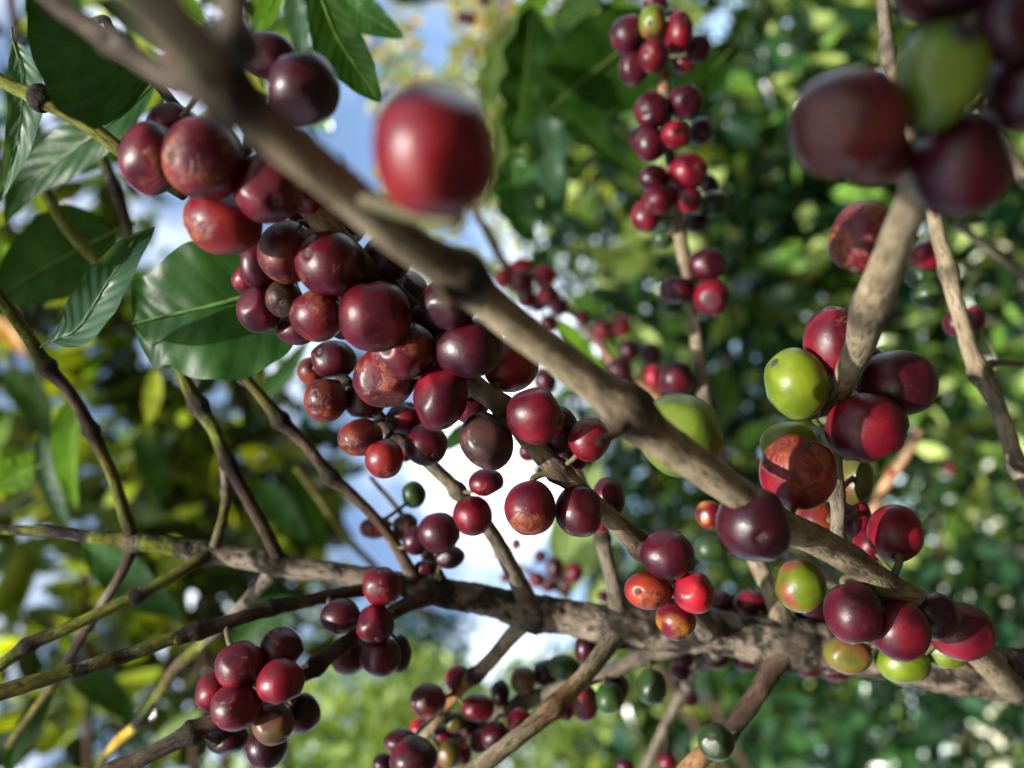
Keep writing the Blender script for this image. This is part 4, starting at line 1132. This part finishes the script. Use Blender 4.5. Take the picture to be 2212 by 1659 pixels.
GS = 'leafy green shrubs filling the shade behind the branches'
shrub('shrub', 'shrub', 'dark leafy shrub behind the upright shoot of berries', [(1480, 420, 2.6, 330, 330, .5, 669, 88), (1300, 250, 2.8, 220, 240, .4, 312, 48)], .14, FG, (-1.9, 2.0), GS, seedn=2)
shrub('shrub', 'shrub', 'dappled shrub between the upright shoot and the pale tan branch', [(1700, 300, 2.9, 300, 380, .6, 758, 96), (1850, 80, 3.0, 260, 200, .5, 357, 48)], .14, FG, (1.9, 2.8), GS, seedn=3)
shrub('shrub', 'shrub', 'deep green shrub behind the slender branch at the far edge', [(2080, 560, 2.5, 330, 420, .5, 758, 96), (2150, 250, 2.7, 220, 260, .5, 357, 48)], .14, FG, (1.7, 2.2), GS, seedn=4)
shrub('shrub', 'shrub', 'shrub with sunlit leaf flecks around the lime green berry', [(1600, 800, 2.7, 360, 330, .55, 758, 96)], .14, FG, (-1.6, 2.3), GS, seedn=5)
shrub('shrub', 'shrub', 'dark shrub at the right below the plum berries', [(2020, 1080, 2.2, 360, 360, .5, 714, 88)], .09, FG, (-1.5, 1.8), GS, seedn=6)
shrub('shrub', 'shrub', 'shrub with long dim blue-green leaves in the lower right corner', [(1950, 1530, 1.9, 400, 260, .45, 580, 72)], .10, [(0.022, 0.065, 0.030), (0.03, 0.08, 0.035), (0.035, 0.10, 0.03)], (-1.4, 1.5), GS, seedn=7)
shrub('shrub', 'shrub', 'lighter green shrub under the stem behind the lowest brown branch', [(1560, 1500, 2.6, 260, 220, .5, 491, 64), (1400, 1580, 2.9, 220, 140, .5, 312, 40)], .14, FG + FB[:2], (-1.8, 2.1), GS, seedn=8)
shrub('shrub', 'shrub', 'shrub behind the four berries at the end of the fruiting branch', [(1440, 1080, 2.9, 230, 330, .5, 535, 72)], .14, FG, (-1.9, 2.7), GS, seedn=9)
GC = 'olive leaf canopies overhead with bits of sky between'
shrub('coffee_tree', 'tree', 'olive canopy of leaves behind the young green end of the stem', [(180, 1180, 1.25, 300, 230, .3, 164, 31), (460, 1120, 1.4, 240, 240, .3, 138, 27)], .11, FY, (-1.3, .5), GC, seedn=11, stem_r=.014, spread=.10)
shrub('coffee_tree', 'tree', 'olive canopy around the bare side branches above the stem', [(430, 900, 1.6, 300, 200, .35, 192, 35), (620, 950, 1.8, 140, 240, .3, 103, 20)], .11, FY, (-1.5, .8), GC, seedn=12, stem_r=.014, spread=.10)
shrub('coffee_tree', 'tree', 'leafy canopy at the left edge behind the drooping broad leaves', [(60, 760, 1.3, 240, 230, .3, 145, 27), (120, 520, 1.5, 240, 240, .3, 103, 22)], .11, FY + FG[1:3], (1.4, .3), GC, seedn=13, stem_r=.014, spread=.10)
shrub('coffee_tree', 'tree', 'canopy below the brown side branches in the lower left corner', [(220, 1480, 1.5, 330, 220, .35, 220, 41), (520, 1330, 1.7, 200, 190, .35, 123, 27)], .11, FY + FG[1:2], (-1.6, .8), GC, seedn=14, stem_r=.014, spread=.10)
shrub('coffee_tree', 'tree', 'leafy canopy near the top left corner behind the blurred branch', [(420, 90, 1.1, 330, 130, .3, 112, 22), (700, 20, 1.3, 110, 80, .3, 33, 7)], .09, FG, (1.2, .4), GC, seedn=15, stem_r=.014, spread=.10)
shrub('tree', 'tree', 'yellowing tree with thin foliage against the blue sky, above the big red berry', [(1000, 170, 4.6, 170, 300, .6, 1500, 130), (870, 330, 4.8, 140, 220, .5, 700, 70), (1020, 480, 4.4, 150, 180, .5, 600, 50)], .085, FT, (3.0, 3.8), None, seedn=21, stem_r=.03, spread=.2)
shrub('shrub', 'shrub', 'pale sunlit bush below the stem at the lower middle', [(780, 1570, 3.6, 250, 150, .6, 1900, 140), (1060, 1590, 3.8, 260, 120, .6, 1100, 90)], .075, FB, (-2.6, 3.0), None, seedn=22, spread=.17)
shrub('tree', 'tree', 'dark blue-green treetop against the sky just below the stem', [(905, 1415, 5.2, 85, 95, .4, 1200, 80)], .075, [(0.018, 0.045, 0.035), (0.02, 0.06, 0.035)], (-3.6, 4.6), None, seedn=23, stem_r=.03, spread=.14, gaps=False)
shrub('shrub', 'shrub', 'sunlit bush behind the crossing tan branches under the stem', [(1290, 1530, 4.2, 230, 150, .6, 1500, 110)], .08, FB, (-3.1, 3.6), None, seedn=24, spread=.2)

# the far wood that closes the view on the right: nobody could count its leaves
def wood(label, rows, size, cols, seedn):
    S = []
    for i, (px, py, d, rx, ry, rd, n, cn) in enumerate(rows):
        S += crown_specs(px, py, d, rx, ry, rd, n, size, cols, cn, True, .35, seedn * 31 + i)
    V, F, C = add_leaves(S, seedn)
    o = fast_mesh('woodland', V, F, C, FARLEAF, P(1700, 800, 7))
    tag(o, label, 'woodland', kind='stuff')
wood('deep mass of green woodland leaves closing the view behind the shrubs',
     [(1250, 300, 6.5, 260, 420, 1, 1900, 150), (1600, 300, 7, 420, 520, 1.2, 3200, 260), (2050, 400, 6.5, 420, 620, 1.2, 3600, 260), (1600, 1000, 6.5, 430, 520, 1.2, 3600, 260),
      (2050, 1200, 6, 420, 560, 1.2, 3600, 260), (1450, 1550, 6.5, 330, 260, 1, 2000, 150), (800, 1640, 7, 420, 150, 1, 1500, 120)], .17, FG, 41)
wood('loose mass of leaves high overhead, letting the sky through',
     [(150, 900, 3.4, 400, 420, .8, 300, 45), (450, 1150, 3.6, 330, 330, .8, 300, 42), (200, 1500, 3.6, 450, 260, .8, 360, 50), (120, 350, 3.4, 330, 330, .8, 220, 32), (480, 60, 3.4, 330, 150, .8, 350, 40)], .11, FY + FG[:2], 42)

# unseen trees added on the camera's side to dapple sun and block skylight
def added_shade_tree(label, spots, foot, seedn):
    loc = Vector((foot[0], foot[1], 0))
    root = empty('added_shade_tree', loc)
    tag(root, label, 'tree')
    g = random.Random(seedn)
    S = []
    for (x, y, z, r, n) in spots:
        for _ in range(n):
            p = Vector((g.gauss(x, r * .5), g.gauss(y, .35), g.gauss(z, r * .5)))
            S.append((tuple(p), (g.gauss(0, 1), g.gauss(0, 1), g.gauss(-.4, .7)), (g.gauss(0, 1), g.gauss(-.6, 1), g.gauss(.4, .8)), g.uniform(.10, .2), g.uniform(.05, .09), FG[g.randrange(2)]))
    V, F, C = add_leaves(S, seedn)
    fast_mesh('crown', V, F, C, FARLEAF, loc, root)
    pts = [(foot[0], foot[1], -.05), (foot[0] + .1, foot[1], 1.4), (foot[0] - .05, foot[1] + .1, 3.2), (spots[0][0], spots[0][1], spots[0][2])]
    sp = [Vector(p) for p in catmull(pts, 8)]
    v, f, cc, bv = tube_data(sp, [.06 * (1.2 - .9 * i / len(sp)) for i in range(len(sp))], [GREY] * len(sp), 12, .1, seedn)
    mesh_obj('trunk', v, f, BARK, loc, root, cols=cc, vecs=bv)
SUBJ = CAM + FW * .2
def sun_miss(p, o):
    q = p - o
    return (q - SUN * q.dot(SUN)).length
def shade_ok(p, g):
    m = min(sun_miss(p, SUBJ + CUP * k * .10 + RIGHT * j * .1) for k in (-1, 0, 1) for j in (-1, 0, 1))
    return m > .22 + g.uniform(-.04, .1)  # crowns shaped with a hole that lets sun reach the fruit
def added_shade_tree(label, spots, foot, seedn):
    loc = Vector((foot[0], foot[1], 0))
    root = empty('added_shade_tree', loc)
    tag(root, label, 'tree', 'unseen trees added to shape the light')
    g = random.Random(seedn)
    S = []
    for (x, y, z, rx, rz, n) in spots:
        for _ in range(n):
            p = Vector((x + rx * g.uniform(-1, 1), g.gauss(y, .3), z + rz * g.uniform(-1, 1)))
            if not shade_ok(p, g): continue
            S.append((tuple(p), (g.gauss(0, 1), g.gauss(0, 1), g.gauss(-.4, .7)), (g.gauss(0, 1), g.gauss(-.6, 1), g.gauss(.4, .8)), g.uniform(.13, .26), g.uniform(.07, .12), FG[g.randrange(2)]))
    V, F, C = add_leaves(S, seedn)
    fast_mesh('crown', V, F, C, FARLEAF, loc, root)
    pts = [(foot[0], foot[1], -.05), (foot[0] + .1, foot[1], 1.4), (foot[0] - .05, foot[1] + .1, 3.2), (spots[0][0], spots[0][1], spots[0][2])]
    sp = [Vector(p) for p in catmull(pts, 8)]
    v, f, cc, bv = tube_data(sp, [.06 * (1.2 - .9 * i / len(sp)) for i in range(len(sp))], [GREY] * len(sp), 12, .1, seedn)
    mesh_obj('trunk', v, f, BARK, loc, root, cols=cc, vecs=bv)
added_shade_tree('unseen leafy tree added to dapple the sun, directly behind the photographer', [(.9, -2.0, 4.6, 1.5, 1.3, 110), (.2, -1.9, 2.6, 2.2, 1.0, 360), (.2, -1.7, .9, 2.2, .9, 700)], (.9, -2.3), 61)
added_shade_tree('unseen wide canopy added over the photographer to block skylight', [(0, -.3, 4.4, 3.0, .5, 900), (0, .6, 4.5, 3.0, .5, 900), (0, -1.2, 4.6, 3.0, .6, 700)], (2.2, -1.6), 64)
added_shade_tree('unseen leafy tree added to block skylight, behind the photographer on the upper side of the picture', [(3.2, -.6, 2.6, 1.0, 2.2, 1300), (2.6, .6, 1.6, .5, 1.6, 600)], (3.2, -.9), 62)
added_shade_tree('unseen leafy tree added to block skylight, behind the photographer on the lower side of the picture', [(-3.0, -.8, 2.2, 1.0, 1.8, 1300), (-2.4, .4, 1.0, .4, 1.0, 500)], (-3.2, -.9), 63)

# unseen twig added beside the camera to shade near fruit and the corner leaf
q0 = CAM + RIGHT * -.26 + BACK * .06 + CUP * .16
tg = empty('added_shade_twig', q0)
tag(tg, 'unseen leafy twig added beside the camera to shade the nearest fruit', 'twig')
g = random.Random(5)
ends = []
for (px, py, d, dist, size) in ((2010, 190, .112, .24, .075), (2190, 90, .108, .23, .06), (140, 110, .17, .17, .085)):
    c = P(px, py, d) + SUN * dist
    t1 = SUN.orthogonal().normalized(); t2 = SUN.cross(t1)
    a = g.uniform(0, 6.28)
    dr = t1 * math.cos(a) + t2 * math.sin(a)
    if px > 2000 and py < 300:                       # keep clear of the big red berry's sunlight
        aw = P(px, py, d) - P(940, 327, .1)
        aw = (aw - SUN * aw.dot(SUN)).normalized()
        dr = SUN.cross(aw).normalized()
        c = c + aw * .006
    V, F, C = add_leaves([(tuple(c - dr * size * .5), tuple(dr), tuple(SUN + dr * .2), size, size * .62, FG[1])], 77)
    fast_mesh('leaf', V, F, C, FARLEAF, q0, tg)
    ends.append(c)
    sp = [Vector(p) for p in catmull([tuple(q0), tuple(q0.lerp(c, .5) + BACK * .02), tuple(c)], 6)]
    v, f, cc, bv = tube_data(sp, [.0011] * len(sp), [OLIVE] * len(sp), 7, .1, 3)
    mesh_obj('leaf_stalk', v, f, BARK, q0, tg, cols=cc, vecs=bv)

# ------------------------------------------------------------------ ground
gv, gf, N_ = [], [], 60
for i in range(N_ + 1):
    for j in range(N_ + 1):
        x = (i / N_ * 2 - 1); y = (j / N_ * 2 - 1)
        X = 600 * x * abs(x); Y = 600 * y * abs(y)
        gv.append((X, Y, .06 * noise.noise(Vector((X * .6, Y * .6, 0))) if abs(X) < 60 and abs(Y) < 60 else 0))
for i in range(N_):
    for j in range(N_):
        a = i * (N_ + 1) + j
        gf.append((a, a + N_ + 1, a + N_ + 2, a + 1))
go = mesh_obj('ground', gv, gf, SOIL)
go['kind'] = 'structure'
go['label'] = 'brown leaf-littered plantation soil'
